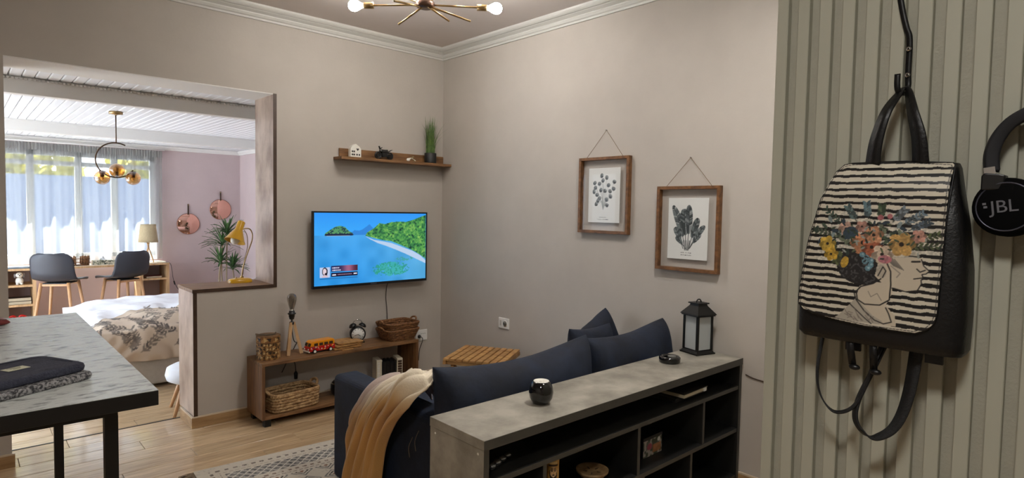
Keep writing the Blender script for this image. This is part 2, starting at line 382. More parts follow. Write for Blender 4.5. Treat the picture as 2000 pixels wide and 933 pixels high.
# ------------------------------------------------------------------ the setting
FB = -0.10                                            # bedroom floor, one low step down
H, HB = 2.70, 2.155; XA, XB, XP, TW = -2.778, -1.375, -1.897, 0.32; YW = 4.85; PXX = -1.78; PY = -3.556; XL, YF = -4.7, -6.2
fl = struct(G().box(XL, YF, -.16, .12, .262, -.005).build('floor', M_grout), 'wood-look plank tile floor of the living room', 'floor')
flb = struct(G().box(-4.2, .27, -.22, .02, YW, FB-.005).build('floor', M_grout), 'wood-look plank floor of the bedroom, a low step down', 'floor')
planks = {}
def plank(x0, x1, y0, z, parent, wd=.147):
    k = (round(x1-x0, 3), wd); 
    if k not in planks:
        g = G(); a = (x1-x0)/2-.0012; b = wd/2-.0014; c = .0015
        g.add([(-a, -b, -.006), (a, -b, -.006), (a, b, -.006), (-a, b, -.006), (-a, -b, -c), (a, -b, -c), (a, b, -c), (-a, b, -c),
               (-a+c, -b+c, 0), (a-c, -b+c, 0), (a-c, b-c, 0), (-a+c, b-c, 0)],
              [(0, 1, 5, 4), (1, 2, 6, 5), (2, 3, 7, 6), (3, 0, 4, 7), (4, 5, 9, 8), (5, 6, 10, 9), (6, 7, 11, 10), (7, 4, 8, 11), (8, 9, 10, 11)])
        o = g.build('plank', M_plank, parent); planks[k] = o.data
    else:
        o = bpy.data.objects.new('plank', planks[k]); COL.objects.link(o); o.parent = parent
    o.location = ((x0+x1)/2, y0+wd/2, z)
rows = 0; y = .262-.147
while y > -4.4:
    off = [-2.519, -2.749+.0, -2.2, -1.464, -2.0, -1.463, -2.6, -1.8][rows % 8]; x = off-.9*3
    while x < 0:
        a, b = max(x, XL+.01), min(x+.9, -.012)
        if b-a > .03 and not (y < PY-.05 and a > PXX-.05): plank(a, b, y, 0, fl)
        x += .9
    y -= .147; rows += 1
y = .275
while y < YW-.148:
    x = -4.19-random.choice((.15, .3, .45, .6, .75))
    while x < -.03: plank(max(x, -4.19), min(x+.9, -.01), y, FB, flb); x += .9
    y += .147
def wall(name, poly, fn, d0, d1, m, label): return struct(G().prism(poly, fn, d0, d1).build(name, m), label, 'wall')
wall('wall_back', [(XL, -.15), (XA, -.15), (XA, HB), (XB, HB), (XB, .852), (XP+.022, .852), (XP+.022, -.15), (.12, -.15), (.12, H), (XL, H)],
     lambda a, b, d: (a, d, b), 0, TW, M_wall, 'beige plaster wall with the television and the wide cut-out to the bedroom')
struct(G().box(0, PY-.1, -.15, .12, 0, H).build('wall_right', M_wall), 'pale beige plaster wall carrying the two botanical frames', 'wall')
struct(G().box(XL-.12, YF, -.15, XL, TW, H).build('wall_left', M_wall), 'beige plaster wall on the kitchen side', 'wall')
struct(G().box(XL-.12, YF-.12, -.15, .12, YF, H).build('wall_front', M_wall), 'beige plaster wall behind the viewer', 'wall')
struct(G().box(XL-.12, YF-.12, H, .12, TW, H+.1).build('ceiling', M_ceil), 'smooth painted living room ceiling', 'ceiling')
wp = struct(G().box(PXX+.008, YF, -.005, 0, PY, H).build('wall_partition', M_slatb), 'greige fluted slat wall on which the backpack hangs', 'wall')
sg = G(); sg.box(-.008, -.0105, 0, .008, .0105, H-.002); s0 = sg.build('slat', M_slat, wp, bevel=.0012, seg=1)
s0.location = (PXX, PY-.0105, 0)
for i in range(1, 40):
    s = s0.copy(); COL.objects.link(s); s.location = (PXX, PY-.0105-i*.0392, 0)
# cornice
prof = [(0, 0), (.012, 0), (.014, .012), (.022, .016), (.031, .030), (.024, .031), (.024, .039), (.045, .05), (.05, .054), (.044, .0555), (.044, .0575), (.054, .058), (.064, .066), (.07, .074), (.072, .086), (0, .086)]
struct(G().prism(prof, lambda a, b, d: (d, -a, H-.086+b), XL, -.0).build('trim_1', M_corn), 'white stepped cornice above the television wall', 'cornice')
struct(G().prism(prof, lambda a, b, d: (-a, d, H-.086+b), PY, 0).build('trim_2', M_corn), 'white stepped cornice above the wall with the frames', 'cornice')
# linings of the cut-out
o = struct(G().box(XB-.022, -.003, .874, XB, TW+.006, HB-.001).build('trim_3', M_grey_oak), 'tall greyed oak lining on the right jamb of the cut-out', 'lining')
G().box(XB-.0225, -.006, .853, XB+.0005, -.003, HB-.001).build('edge_band', M_dark, o)
o = struct(G().box(XP-.002, -.003, .853, XB, TW+.02, .874).build('trim_4', M_oak), 'oak sill board on the half wall carrying the yellow lamp', 'sill')
G().box(XP-.004, -.006, .8525, XB-.022, -.003, .8745).build('edge_band', M_dark, o)
o = struct(G().box(XP, -.003, .07, XP+.022, TW+.006, .853).build('trim_5', M_grey_oak), 'greyed oak lining on the end of the half wall', 'lining')
G().box(XP-.0005, -.006, .07, XP+.0225, -.003, .853).build('edge_band', M_dark, o)
struct(G().box(XA, -.0005, HB-.006, XB-.022, TW, HB-.0005).build('trim_9', M_white), 'white painted soffit under the lintel of the cut-out', 'soffit')
struct(G().box(XA, .258, -.1, XP, .272, .002).build('trim_6', M_blackm), 'thin dark threshold strip across the opening floor', 'threshold')
def skirt(name, x0, y0, x1, y1, z0, label):
    o = struct(G().box(x0, y0, z0, x1, y1, z0+.064).build(name, M_skirt), label, 'baseboard')
    G().box(x0, y0, z0+.064, x1, y1, z0+.072).build('cap', M_skirtcap, o)
skirt('baseboard_back', XP-.004, -.012, -.012, 0, 0, 'tile skirting under the television wall')
skirt('baseboard_end', XP-.014, -.012, XP-.004, .255, 0, 'tile skirting round the end of the half wall')
skirt('baseboard_left', XL, -.012, XA+.012, 0, 0, 'tile skirting left of the bedroom opening')
skirt('baseboard_right', -.012, PY, 0, -.012, 0, 'tile skirting under the wall with the frames')
# bedroom shell
struct(G().box(.0, TW, -.2, .14, YW+.15, HB+.1).build('wall_right', M_wallb), 'mauve bedroom side wall beyond the yellow lamp', 'wall')
DY0, DY1, DZ1 = .75, 4.4, 2.02                          # added doorway out of view, letting daylight into the bedroom
g = G(); g.box(-4.32, TW, -.2, -4.2, DY0, HB+.1); g.box(-4.32, DY1, -.2, -4.2, YW+.15, HB+.1); g.box(-4.32, DY0, -.2, -4.2, DY1, FB); g.box(-4.32, DY0, DZ1, -4.2, DY1, HB+.1)
struct(g.build('wall_left', M_wallb), 'mauve bedroom wall on the far left with the added terrace doors', 'wall')
dr = struct(G().box(-4.28, DY0, DZ1-.06, -4.22, DY1, DZ1).build('added_door_1', M_white), 'white glazed terrace doors added unseen in the left bedroom wall', 'door')
ys = [DY0+(DY1-DY0)*i/3 for i in range(4)]
for y in ys: G().box(-4.28, max(DY0, y-.04), FB, -4.22, min(DY1, y+.04), DZ1-.06).build('stile', M_white, dr)
for a, b in zip(ys[:-1], ys[1:]): G().box(-4.252, a+.04, FB, -4.248, b-.04, DZ1-.06).build('pane', M_glass, dr)
WX0, WX1, WZ0, WZ1 = -2.95, -1.06, .73, 2.0
g = G(); g.box(-4.2, YW, -.2, WX0, YW+.14, HB); g.box(WX1, YW, -.2, 0, YW+.14, HB); g.box(WX0, YW, -.2, WX1, YW+.14, WZ0); g.box(WX0, YW, WZ1, WX1, YW+.14, HB)
struct(g.build('wall_window', M_wallb), 'mauve bedroom wall with the curtained window and round mirrors', 'wall')
cb = struct(G().box(-4.32, TW, HB+.012, .14, YW+.15, HB+.11).build('ceiling', M_ceilb), 'white beamed and boarded bedroom ceiling', 'ceiling')
bm_ = None
for i in range(52):
    x = -.03-i*.062
    if bm_ is None:
        b0 = G().prism([(-.0295, .012), (-.0295, .005), (-.024, 0), (.024, 0), (.0295, .005), (.0295, .012)], lambda a, b, d: (a, d, b), TW, YW).build('board', M_ceilb, cb); bm_ = b0
    else: b0 = bm_.copy(); COL.objects.link(b0)
    b0.location = (x, 0, HB)
for k, (y0, z0) in enumerate(((.62, 2.052), (3.06, 2.047))):
    o = G().box(-4.2, y0, z0, 0, y0+.075, HB).build('beam', M_white, cb, bevel=.004)
    ob = G()
    if k == 0:
        for i in range(150): ob.ball((-.02-i*.021, y0-.005, HB-.012), (.0105, .008, .009), 6, 4)
        ob.build('bead_moulding', M_white, cb)
    else: G().box(-4.2, y0-.008, HB-.018, 0, y0, HB).build('fillet', M_white, cb)
struct(G().prism([(0, 0), (.014, 0), (.02, .016), (.04, .03), (.05, .05), (0, .05)], lambda a, b, d: (d, YW-a, HB-.055+b), -4.2, 0).build('trim_7', M_white), 'white cornice above the curtained bedroom window', 'cornice')
struct(G().prism([(0, 0), (.014, 0), (.02, .016), (.04, .03), (.05, .05), (0, .05)], lambda a, b, d: (-a, d, HB-.055+b), TW, YW).build('trim_8', M_white), 'white cornice on the bedroom side wall', 'cornice')
# window with frame, transom, mullions and panes
wn = struct(G().box(WX0, YW+.03, WZ0, WX1, YW+.09, WZ0+.05).build('window_1', M_white), 'wide white framed bedroom window behind the sheer curtains', 'window')
g = G(); g.box(WX0, YW+.03, WZ1-.05, WX1, YW+.09, WZ1); g.box(WX0, YW+.03, WZ0, WX0+.05, YW+.09, WZ1); g.box(WX1-.05, YW+.03, WZ0, WX1, YW+.09, WZ1); g.build('frame', M_white, wn)
G().box(WX0, YW+.025, 1.835, WX1, YW+.085, 1.885).build('transom', M_white, wn)
xs = [WX0, -2.33, -1.87, -1.5, WX1]
for x in xs[1:-1]: G().box(x-.035, YW+.03, WZ0, x+.035, YW+.09, WZ1).build('mullion', M_white, wn)
for a, b in zip(xs[:-1], xs[1:]):
    for z0, z1 in ((WZ0+.04, 1.84), (1.88, WZ1-.04)): G().box(a+.02, YW+.058, z0, b-.02, YW+.062, z1).build('pane', M_glass, wn)
for i in range(5):
    g = G(); g.box(WX0+.05, YW+.0, WZ1-.03-i*.028, WX1-.05, YW+.02, WZ1-.0285-i*.028); g.build('blind_slat', M_white, wn)
# outside: terrace, shaded garden wall, foliage, eave
struct(G().box(-14, YW+.14, -.5, 12, 26, -.35).build('ground', mat('terrace', (132, 136, 142), .9, var=.05)), 'pale paved terrace outside the bedroom window', 'ground')
struct(G().box(-14, .5, -.5, -4.4, YW+.14, -.35).build('ground', MATS['terrace']), 'pale paved terrace beside the added bedroom doors', 'ground')
struct(G().box(-12, 9.0, -.4, 10, 9.2, 1.86).build('wall_garden', mat('garden_wall_paint', (84, 92, 108), .9)), 'pale blue garden wall outside the window', 'wall')
struct(G().box(-4.6, YW+.14, 2.27, .5, YW+.45, 2.36).build('eave', M_white), 'white roof eave above the bedroom window', 'eave')
for i in range(9):
    cx = -11+i*2.3+.3*random.random(); cyy = 12 if i % 2 else 15.2; g = G()
    for k in range(620):
        a = random.random()*2*PI; h = random.random(); R = 1.5*(1-.5*h)
        p = Vector((cx+R*math.cos(a)*random.random()**.4, cyy+R*math.sin(a)*.8, .2+h*(4.0 if i % 2 else 5.2))); s_ = .22+.12*random.random()
        d1 = Vector((random.gauss(0, 1), random.gauss(0, 1), random.gauss(0, 1))).normalized(); d2 = d1.orthogonal().normalized()
        g.add([p+d1*s_, p+d2*s_*.6, p-d1*s_, p-d2*s_*.6], [(0, 1, 2, 3)])
    t = thing('garden_shrub', 'yellow-green sunlit shrub beyond the garden wall', 'shrub', (0, 0, 0), group='shrubs beyond the garden wall')
    o = g.build('foliage', M_hedge, t); G().cyl((cx, cyy, -.35), (cx, cyy, 1.5), .09, .05, 8).build('trunk', M_oakv, t)
# sheer curtains
def curtain(x0, x1, label, ph):
    t = thing('sheer_curtain', label, 'curtain', (0, 0, 0), group='sheer curtains at the bedroom window')
    def f(u, v):
        x = x0+(x1-x0)*u; z = .685+(2.068-.685)*v; env = .35+.65*(1-v)
        y = YW-.105+env*(.040*math.sin(2*PI*(x*5.1+ph)+.6*math.sin(x*9))+.018*math.sin(2*PI*(x*11.3+ph*2)))
        if v > .93: y += .008*math.sin(2*PI*x*38)
        return (x, y, z)
    G().grid(f, 150, 34).build('drape', M_sheer, t)
    def h(u, v):
        x = x0+(x1-x0)*u; z = 1.995+.085*v; return (x, YW-.112+.010*math.sin(2*PI*x*33+ph)*(1-.3*v), z)
    G().grid(h, 220, 5).build('gathered_heading', M_sheer, t)
curtain(-2.96, -1.872, 'sheer white curtain on the left half of the bedroom window', .1)
curtain(-1.868, -1.0, 'sheer white curtain on the right half, behind the glass globe pendant', .45)
tag(G().cyl((-3.0, YW-.10, 2.092), (-.97, YW-.10, 2.092), .009, n=10).build('curtain_rail', M_white), 'slim white rail holding the sheer curtains', 'curtain rail')
# portals guide the sky light through window and added doors (they give off no light)
def portal(loc, rot, sx, sy):
    l = bpy.data.lights.new('sky_portal', 'AREA'); l.shape = 'RECTANGLE'; l.size = sx; l.size_y = sy; l.cycles.is_portal = True
    o = bpy.data.objects.new('sky_portal', l); COL.objects.link(o); o.location = loc; o.rotation_euler = rot
portal(((WX0+WX1)/2, YW+.16, (WZ0+WZ1)/2), (-PI/2, 0, 0), WX1-WX0, WZ1-WZ0)
portal((-4.34, (DY0+DY1)/2, (FB+DZ1)/2), (0, -PI/2, 0), DZ1-FB, DY1-DY0)
# added lamp, unseen at the viewer's left, brightening walls and slats
t = thing('added_ceiling_lamp', 'round flush ceiling lamp added unseen on the kitchen side', 'lamp', (-3.3, -4.15, H))
G().lathe([(.0, -.045), (.2, -.045), (.215, -.035), (.215, -.001), (0, -.001)], n=32).build('rim', M_white, t)
G().lathe([(.0, -.05), (.19, -.05), (.19, -.046), (0, -.046)], n=32).build('diffuser', M_kitchen_fill, t)
t = thing('added_ceiling_lamp', 'small round flush ceiling lamp added unseen above the console', 'lamp', (-1.05, -2.95, H))  # second added lamp, out of view, to brighten the right wall
G().lathe([(.0, -.045), (.125, -.045), (.135, -.035), (.135, -.001), (0, -.001)], n=32).build('rim', M_white, t)
G().lathe([(.0, -.05), (.12, -.05), (.12, -.046), (0, -.046)], n=32).build('diffuser', M_hall_fill, t)

# ------------------------------------------------------------------ chandelier
HUB = Vector((-1.03, -1.24, 2.535))
t = thing('chandelier', 'brass sputnik chandelier with lit globe bulbs under the living room ceiling', 'chandelier', HUB)
G().lathe([(0, H-HUB.z-.001), (.06, H-HUB.z-.001), (.06, H-HUB.z-.02), (.012, H-HUB.z-.03), (.009, H-HUB.z-.035), (.009, .02), (0, .02)], n=20).build('stem', M_brass, t)
G().lathe([(0, -.016), (.045, -.016), (.052, -.008), (.052, .012), (.03, .022), (0, .022)], n=24).build('hub', mat('hub_bronze', (120, 96, 84), .3, metal=.9), t)
def lamp_arm(e, plain=None):
    e = Vector(e); d = e.normalized(); a = plain if plain is not None else d*.02
    r = G().cyl(a, e-d*.05, .0055, n=8).build('arm', M_brass, t)
    G().lathe([(0, 0), (.018, 0), (.018, .05), (.0165, .052), (.0165, .056), (0, .056)], e-d*.075, 16, d).build('socket', M_brass, r)
    G().lathe([(.012, 0), (.013, .012), (.02, .024), (.029, .042), (.0305, .056), (.027, .072), (.016, .083), (0, .087)], e-d*.022, 20, d).build('bulb', M_bulb, r)
lamp_arm(Vector((-1.30, -1.00, 2.523))-HUB); lamp_arm(Vector((-.765, -1.487, 2.523))-HUB)
for lo in ((-1.139, -1.137, 2.425), (-.896, -1.475, 2.425), (-1.29, -1.34, 2.47), (-.98, -1.394, 2.425)):
    lo = Vector(lo)-HUB; hi = -lo*(.235/lo.length)
    if abs(lo.x+.26) < .02: G().cyl(lo, Vector((.16, .1, .03)), .0055, n=8).build('plain_rod', M_brass, t)
    else: lamp_arm(hi, lo)

# ------------------------------------------------------------------ television on the wall
TX0, TX1, TZ0, TZ1, TY = -1.157, -.203, .829, 1.374, -.08
t = thing('television', 'flat black television showing a tropical bay on the wall', 'television', ((TX0+TX1)/2, TY, TZ0))
w_, h_ = TX1-TX0, TZ1-TZ0
g = G(); g.box(-w_/2, .004, 0, w_/2, .022, h_); g.box(-w_/2+.12, .022, .05, w_/2-.12, .05, .36); g.build('back_case', M_black, t, bevel=.003)
g = G(); b = .011
g.box(-w_/2, -.004, 0, w_/2, .004, .019); g.box(-w_/2, -.004, h_-b, w_/2, .004, h_); g.box(-w_/2, -.004, .019, -w_/2+b, .004, h_-b); g.box(w_/2-b, -.004, .019, w_/2, .004, h_-b)
g.build('bezel', M_black, t)
G().box(-.025, -.0055, .004, .025, -.004, .013).build('badge', mat('badge_grey', (70, 74, 84), .4), t)
G().box(-.12, .05, .12, .12, -TY-.001, .34).build('wall_bracket', M_blackm, t)
sw, sh = w_-2*b, h_-b-.019
cv = Cv(320, 186, 100, 56, (60, 160, 235)); X, Y = cv.X, cv.Y; n1 = smooth_noise(186, 320, 26, 1); n2 = smooth_noise(186, 320, 7, 2); n3 = smooth_noise(186, 320, 3, 3)
sky = np.array((56, 168, 250))*(1-((Y-40)/16)[..., None])+np.array((44, 150, 246))*((Y-40)/16)[..., None]
cv.c = np.where((Y > 38.6)[..., None], sky, 0)
k = np.clip((38.6-Y)/38.6, 0, 1)[..., None]; kx = np.clip((X-35)/60, 0, 1)[..., None]
sea = np.array((64, 160, 232))*(1-k)+np.array((44, 148, 226))*k
sea = sea*(1-.55*kx)+np.array((112, 182, 214))*.55*kx+(n1[..., None]-.5)*22
cv.c = np.where((Y <= 38.6)[..., None], sea, cv.c)
cv.poly([(28, 38.5), (33, 42.5), (37, 42), (40, 43), (46, 47), (50, 43.5), (54, 43), (60, 38.5)], (44, 128, 214), .9)
cv.poly([(8, 38.6), (9, 40.5), (13, 43), (17, 45.3), (21, 46), (25, 45), (28, 42), (31, 40.5), (32.5, 38.6)], (44, 92, 86))
isl = cv.inside([(8, 38.6), (9, 40.5), (13, 43), (17, 45.3), (21, 46), (25, 45), (28, 42), (31, 40.5), (32.5, 38.6)])
cv.m(isl & (n3 > .5), (86, 150, 98)); cv.m(isl & (n3 < .32), (20, 40, 62)); cv.rect(8.5, 38.3, 31.5, 39.7, (26, 34, 66)); cv.rect(10, 37.9, 29, 38.4, (170, 200, 230))
beach = [(42.5, 37.5), (50, 34.5), (58, 33), (66, 31.5), (76, 28), (86, 24.5), (94, 20.5), (100, 15.5), (100, 13), (90, 17.5), (80, 22), (70, 26), (62, 29), (54, 31.6), (47, 34.8)]
cv.poly(beach, (186, 208, 236))
hill = [(42.5, 37.8), (44, 40.5), (50, 43.8), (55, 48), (60, 47.2), (66, 48.8), (73, 49.2), (80, 49), (88, 51), (95, 53.5), (100, 55), (100, 17), (96, 19.5), (91, 22.5), (84, 26), (74, 30), (66, 33), (58, 34), (50, 36)]
hm = cv.inside(hill); fv = (.55*n2+.45*n3)[..., None]; fc = np.where(fv < .5, np.array((12, 64, 56))*(1-fv*2)+np.array((70, 146, 74))*fv*2, np.array((70, 146, 74))*(2-fv*2)+np.array((160, 206, 96))*(fv*2-1))
fc = np.where((n3 < .17)[..., None], (12, 56, 50), fc); cv.c = np.where(hm[..., None], fc, cv.c)
sm_ = np.exp(-(((X-66)/20)**2+((Y-10)/6.5)**2)); cv.m(sm_*(.4+.9*n2) > .5, (58, 176, 160), .75); cv.m((sm_ > .45) & (n3 > .55), (36, 150, 120), .7)
cv.m((np.exp(-(((X-78)/12)**2+((Y-18)/2.4)**2))*(n3+.3)) > .62, (64, 160, 140), .7)
cv.rect(4.5, 6.2, 12.8, 14.2, (190, 206, 238)); cv.ell(8.6, 10.8, 2.3, 3.2, (24, 14, 34)); cv.ell(8.4, 10.8, 1.5, 2.4, (226, 206, 214)); cv.ell(9.4, 8.2, 1.1, 1.6, (24, 14, 34)); cv.poly([(6, 6.2), (7.2, 8), (8.6, 8.3), (10.4, 7.8), (11.4, 6.2)], (214, 190, 202))
gx = np.clip((X-13.6)/22, 0, 1)[..., None]; bar = np.array((30, 40, 96))*(1-gx)+np.array((60, 20, 40))*gx
cv.c = np.where(((X > 13.6) & (X < 36) & (Y > 10.3) & (Y < 15))[..., None], bar+np.exp(-((X-28)/5)**2)[..., None]*np.array((110, 70, 70)), cv.c)
cv.rect(13.6, 6.4, 36, 9.6, (22, 10, 44))
for x0, x1, yy in ((14.6, 20.5, 13.4), (14.6, 21.2, 11.5)):
    xx = x0
    while xx < x1: cv.rect(xx, yy-.45, xx+.75, yy+.45, (216, 214, 240)); xx += 1.0
cv.rect(14.6, 7.4, 17.6, 8.4, (230, 232, 250)); cv.rect(32.5, 7.8, 35.2, 8.6, (230, 232, 250)); 
for i in range(12): cv.rect(19+i*1.02, 7.7, 19.7+i*1.02, 8.3, (176, 140, 166))
cv.rect(4.5, 4.9, 36, 5.4, (20, 44, 110))
cv.build('screen', M_screen, lambda x, y: (-w_/2+b+x/100*sw, np.full_like(x, -.002), .019+y/56*sh), t)
G().tube(bez([(.15, .02, .02), (.152, .062, -.03), (.149, .068, -.12), (.158, .069, -.2), (.162, .066, -.30), (.168, .066, -.415)]), .0028, 6).build('power_cord', M_black, t)

# ------------------------------------------------------------------ wall shelf and what stands on it
SZ = 1.765
t = thing('wall_shelf', 'brown oak picture shelf in the corner above the television', 'shelf', (-.49, 0, SZ))
G().box(-.475, -.128, -.02, .487, -.001, 0).build('board', M_oak, t, bevel=.001, seg=1)
G().box(-.435, -.016, 0, .487, -.001, .066).build('back_lip', M_oak, t, bevel=.001, seg=1)
t = thing('house_ornament', 'white ceramic house with heart cut-out on the wall shelf', 'ornament', (-.846, -.095, SZ))
G().prism([(-.042, 0), (.042, 0), (.042, .06), (.028, .078), (0, .096), (-.03, .08), (-.042, .06)], lambda a, b, d: (a, d, b), -.018, .018).build('body', M_ceramic, t, bevel=.003)
dk = mat('cut_out_dark', (52, 46, 42), .8)
for x, z in ((-.028, .04), (-.014, .04), (-.028, .018), (-.014, .018), (.008, .018), (.026, .018)):
    wdw = G().box(x-.0055, -.0192, z-.006, x+.0055, -.018, z+.006).build('window', dk, t)
G().prism([(.013, .045), (.022, .056), (.0225, .061), (.018, .064), (.013, .060), (.008, .064), (.0035, .061), (.004, .056)], lambda a, b, d: (a, d, b), -.0192, -.018).build('heart', dk, t)
t = thing('toy_motorcycle', 'small black toy motorcycle on the wall shelf', 'toy', (-.60, -.085, SZ))
for x in (-.05, .05):
    wl = G().tube(arc((x, .03), .023, 0, 2*PI*19/20, 20, lambda a, c: (a, 0, c)), .0065, 8, closed=True).build('wheel', M_black, t)
    G().cyl((x, -.006, .03), (x, .006, .03), .014, n=12).build('hub', M_blackm, wl)
g = G(); g.pillow(Matrix.Translation((-.004, 0, .062)), .075, .03, .03, 3, 2.4); g.build('fuel_tank', M_gloss, t)
g = G(); g.box(-.022, -.013, .022, .024, .013, .052); g.cyl((-.006, -.017, .032), (-.006, .017, .032), .012, n=12); g.build('engine', M_blackm, t, bevel=.003)
G().prism([(.01, .062), (.03, .06), (.06, .076), (.072, .078), (.05, .066), (.03, .054), (.012, .054)], lambda a, b, d: (a, d, b), -.011, .011).build('seat', M_black, t)
g = G(); g.bar((-.05, 0, .03), (-.032, 0, .078), .006); g.tube([(-.03, -.022, .088), (-.034, -.01, .08), (-.034, .01, .08), (-.03, .022, .088)], .003, 6); g.build('fork_and_handlebar', M_blackm, t)
g = G(); g.bar((-.034, 0, .08), (-.044, 0, .098), .016, .004); g.build('windscreen', M_black, t)
g = G(); g.bar((-.02, -.014, .02), (.06, -.014, .03), .008); g.build('exhaust', M_blackm, t)
t = thing('toy_figurine', 'tiny white figurine lying on the wall shelf beside the potted grass', 'toy', (-.365, -.098, SZ))
g = G(); g.ball((-.03, 0, .013), (.016, .01, .013), 14, 8); g.build('head', M_ceramic, t)
g = G(); g.tube(bez([(-.02, 0, .02), (.0, 0, .026), (.02, 0, .018), (.038, 0, .008)]), [.008, .007, .007, .006, .006, .005, .005, .004, .004, .004, .003, .003, .003, .003, .003, .003, .003, .003, .003, .003, .003, .003, .003, .003, .003], 8); g.build('body', M_ceramic, t)
g = G(); g.bar((-.008, -.004, .026), (.016, -.004, .038), .007); g.bar((.014, -.004, .02), (.024, -.006, .002), .005); g.build('limbs', mat('olive_enamel', (150, 142, 96), .4), t)
t = thing('potted_grass', 'tall green artificial grass in a black pot on the wall shelf', 'plant', (-.175, -.078, SZ))
G().lathe([(0, 0), (.046, 0), (.0475, .006), (.0475, .079), (.0455, .081), (.0435, .079), (.0435, .07), (0, .07)], n=28).build('pot', mat('matt_black_pot', (20, 20, 21), .5), t)
g = G(); random.seed(3)
for i in range(150):
    a = random.random()*2*PI; r = .034*math.sqrt(random.random()); p0 = Vector((r*math.cos(a), r*math.sin(a), .07)); hgt = random.uniform(.16, .32)
    sp = random.gauss(0, .014)+.018*r/.034
    if i < 9: sp = random.uniform(.09, .15); hgt = random.uniform(.2, .30)
    aa = a+random.gauss(0, .5)
    if math.sin(aa) > 0: sp = min(sp, .04)
    d = Vector((math.cos(aa), math.sin(aa), 0)); s = Vector((-d.y, d.x, 0)); V = []
    for k in range(6):
        q = k/5; c = p0+Vector((0, 0, hgt*q*(1-.12*q*abs(sp)/.1)))+d*(sp*q**2.3); wd = .0026*(1-q)**.6+.0002; V += [c-s*wd, c+s*wd]
    g.add(V, [(2*k, 2*k+1, 2*k+3, 2*k+2) for k in range(5)], True)
o = g.build('grass', M_grass, t); o['kind'] = 'stuff'

# ------------------------------------------------------------------ low television bench and its things
CX0, CX1, CY0, CY1, CZ0, CZ1 = -1.578, -.408, -.285, -.018, .048, .412
t = thing('television_bench', 'low open oak bench under the television', 'bench', ((CX0+CX1)/2, (CY0+CY1)/2, 0))
hx, hy = (CX1-CX0)/2, (CY1-CY0)/2
G().box(-hx, -hy, CZ1-.02, hx, hy, CZ1).build('top', M_oak, t, bevel=.0015, seg=1)
for x in (-hx, hx-.02): G().box(x, -hy, CZ0, x+.02, hy, CZ1-.02).build('side_panel', M_oakv, t, bevel=.001, seg=1)
G().box(-hx+.02, -hy, CZ0, hx-.02, hy, CZ0+.02).build('bottom', M_oak, t, bevel=.001, seg=1)
for x in (-hx+.02, hx-.06):
    for y in (-hy+.01, hy-.05): G().box(x, y, .0, x+.04, y+.04, CZ0).build('foot', M_black, t)
tz = CZ1
# round box
t = thing('round_box', 'round lidded box with a carved brown and cream pattern on the bench', 'box', (-1.487, -.150, tz))
cv = Cv(150, 70, 2*PI, 1, (120, 84, 46)); nn = smooth_noise(70, 150, 5, 5); cv.m(nn > .62, (170, 126, 72)); cv.m(nn < .3, (64, 42, 24))
for rw in range(4):
    for k in range(12):
        x = k*2*PI/12+(rw % 2)*.26; y = .06+rw*.175
        cv.poly([(x, y), (x+.2, y+.07), (x, y+.14)], (206, 180, 130) if (k+rw) % 3 else (40, 28, 18)); cv.poly([(x+.4, y), (x+.22, y+.07), (x+.4, y+.14)], (40, 28, 18) if (k+rw) % 2 else (196, 160, 104))
cv.rect(0, .70, 7, .73, (70, 44, 24)); cv.m((cv.Y > .74) & (nn < .7), (128, 88, 50)); 
for k in range(7):
    x = k*.9+.4; cv.poly([(x, .78), (x+.34, .86), (x, .95)], (190, 160, 110)); cv.poly([(x+.5, .78), (x+.2, .95), (x+.6, .95)], (34, 24, 16))
cv.build('body', M_paint, lambda x, y: (.074*np.cos(x)*(1+.012*(y > .7)), .074*np.sin(x)*(1+.012*(y > .7)), y*.15), t)
G().lathe([(0, .145), (.07, .145), (.0735, .15), (.07, .154), (0, .152)], n=28).build('lid', mat('lid_brown', (116, 84, 52), .5, var=.3, scale=40), t)
G().tube(bez([(-.09, -.02, .172), (-.06, -.03, .166), (-.02, -.03, .160), (.03, -.02, .158), (.055, .02, .158)]), .005, 6).build('handle_strap', mat('strap_grey', (92, 78, 62), .7), t)
# tripod lamp without shade
t = thing('tripod_lamp', 'wooden tripod table lamp with a bare filament bulb on the bench', 'lamp', (-1.325, -.135, tz))
for a in (-2.3, -.35, 1.6):
    G().bar((.062*math.cos(a), .062*math.sin(a), 0), (.012*math.cos(a), .012*math.sin(a), .215), .017, .022, .015).build('leg', M_pine, t, bevel=.002)
G().lathe([(0, .2), (.016, .2), (.016, .216), (.006, .22), (.006, .232), (.015, .236), (.02, .256), (.02, .268), (.027, .27), (.027, .276), (.019, .278), (.018, .292), (0, .292)], n=20).build('socket', M_black, t)
bb = G().lathe([(.012, .292), (.014, .305), (.024, .335), (.031, .365), (.031, .382), (.025, .398), (.012, .408), (0, .41)], n=20).build('bulb', M_bulbg, t)
G().lathe([(.0135, .288), (.0135, .302), (0, .302)], n=14).build('bulb_cap', M_chrome, bb)
g = G()
for k in range(5): a = k*1.256; g.tube([(.004*math.cos(a), .004*math.sin(a), .31), (.012*math.cos(a), .012*math.sin(a), .37), (.004*math.cos(a+.6), .004*math.sin(a+.6), .385)], .0008, 4)
g.build('filament', M_brass, bb)
G().tube(bez([(0, 0, .2), (.0, -.01, .14), (.012, -.012, .085), (.05, .02, .07), (.085, .1, .06), (.03, .125, -.06), (-.02, .12, -.15)]), .003, 6).build('cord', M_black, t)
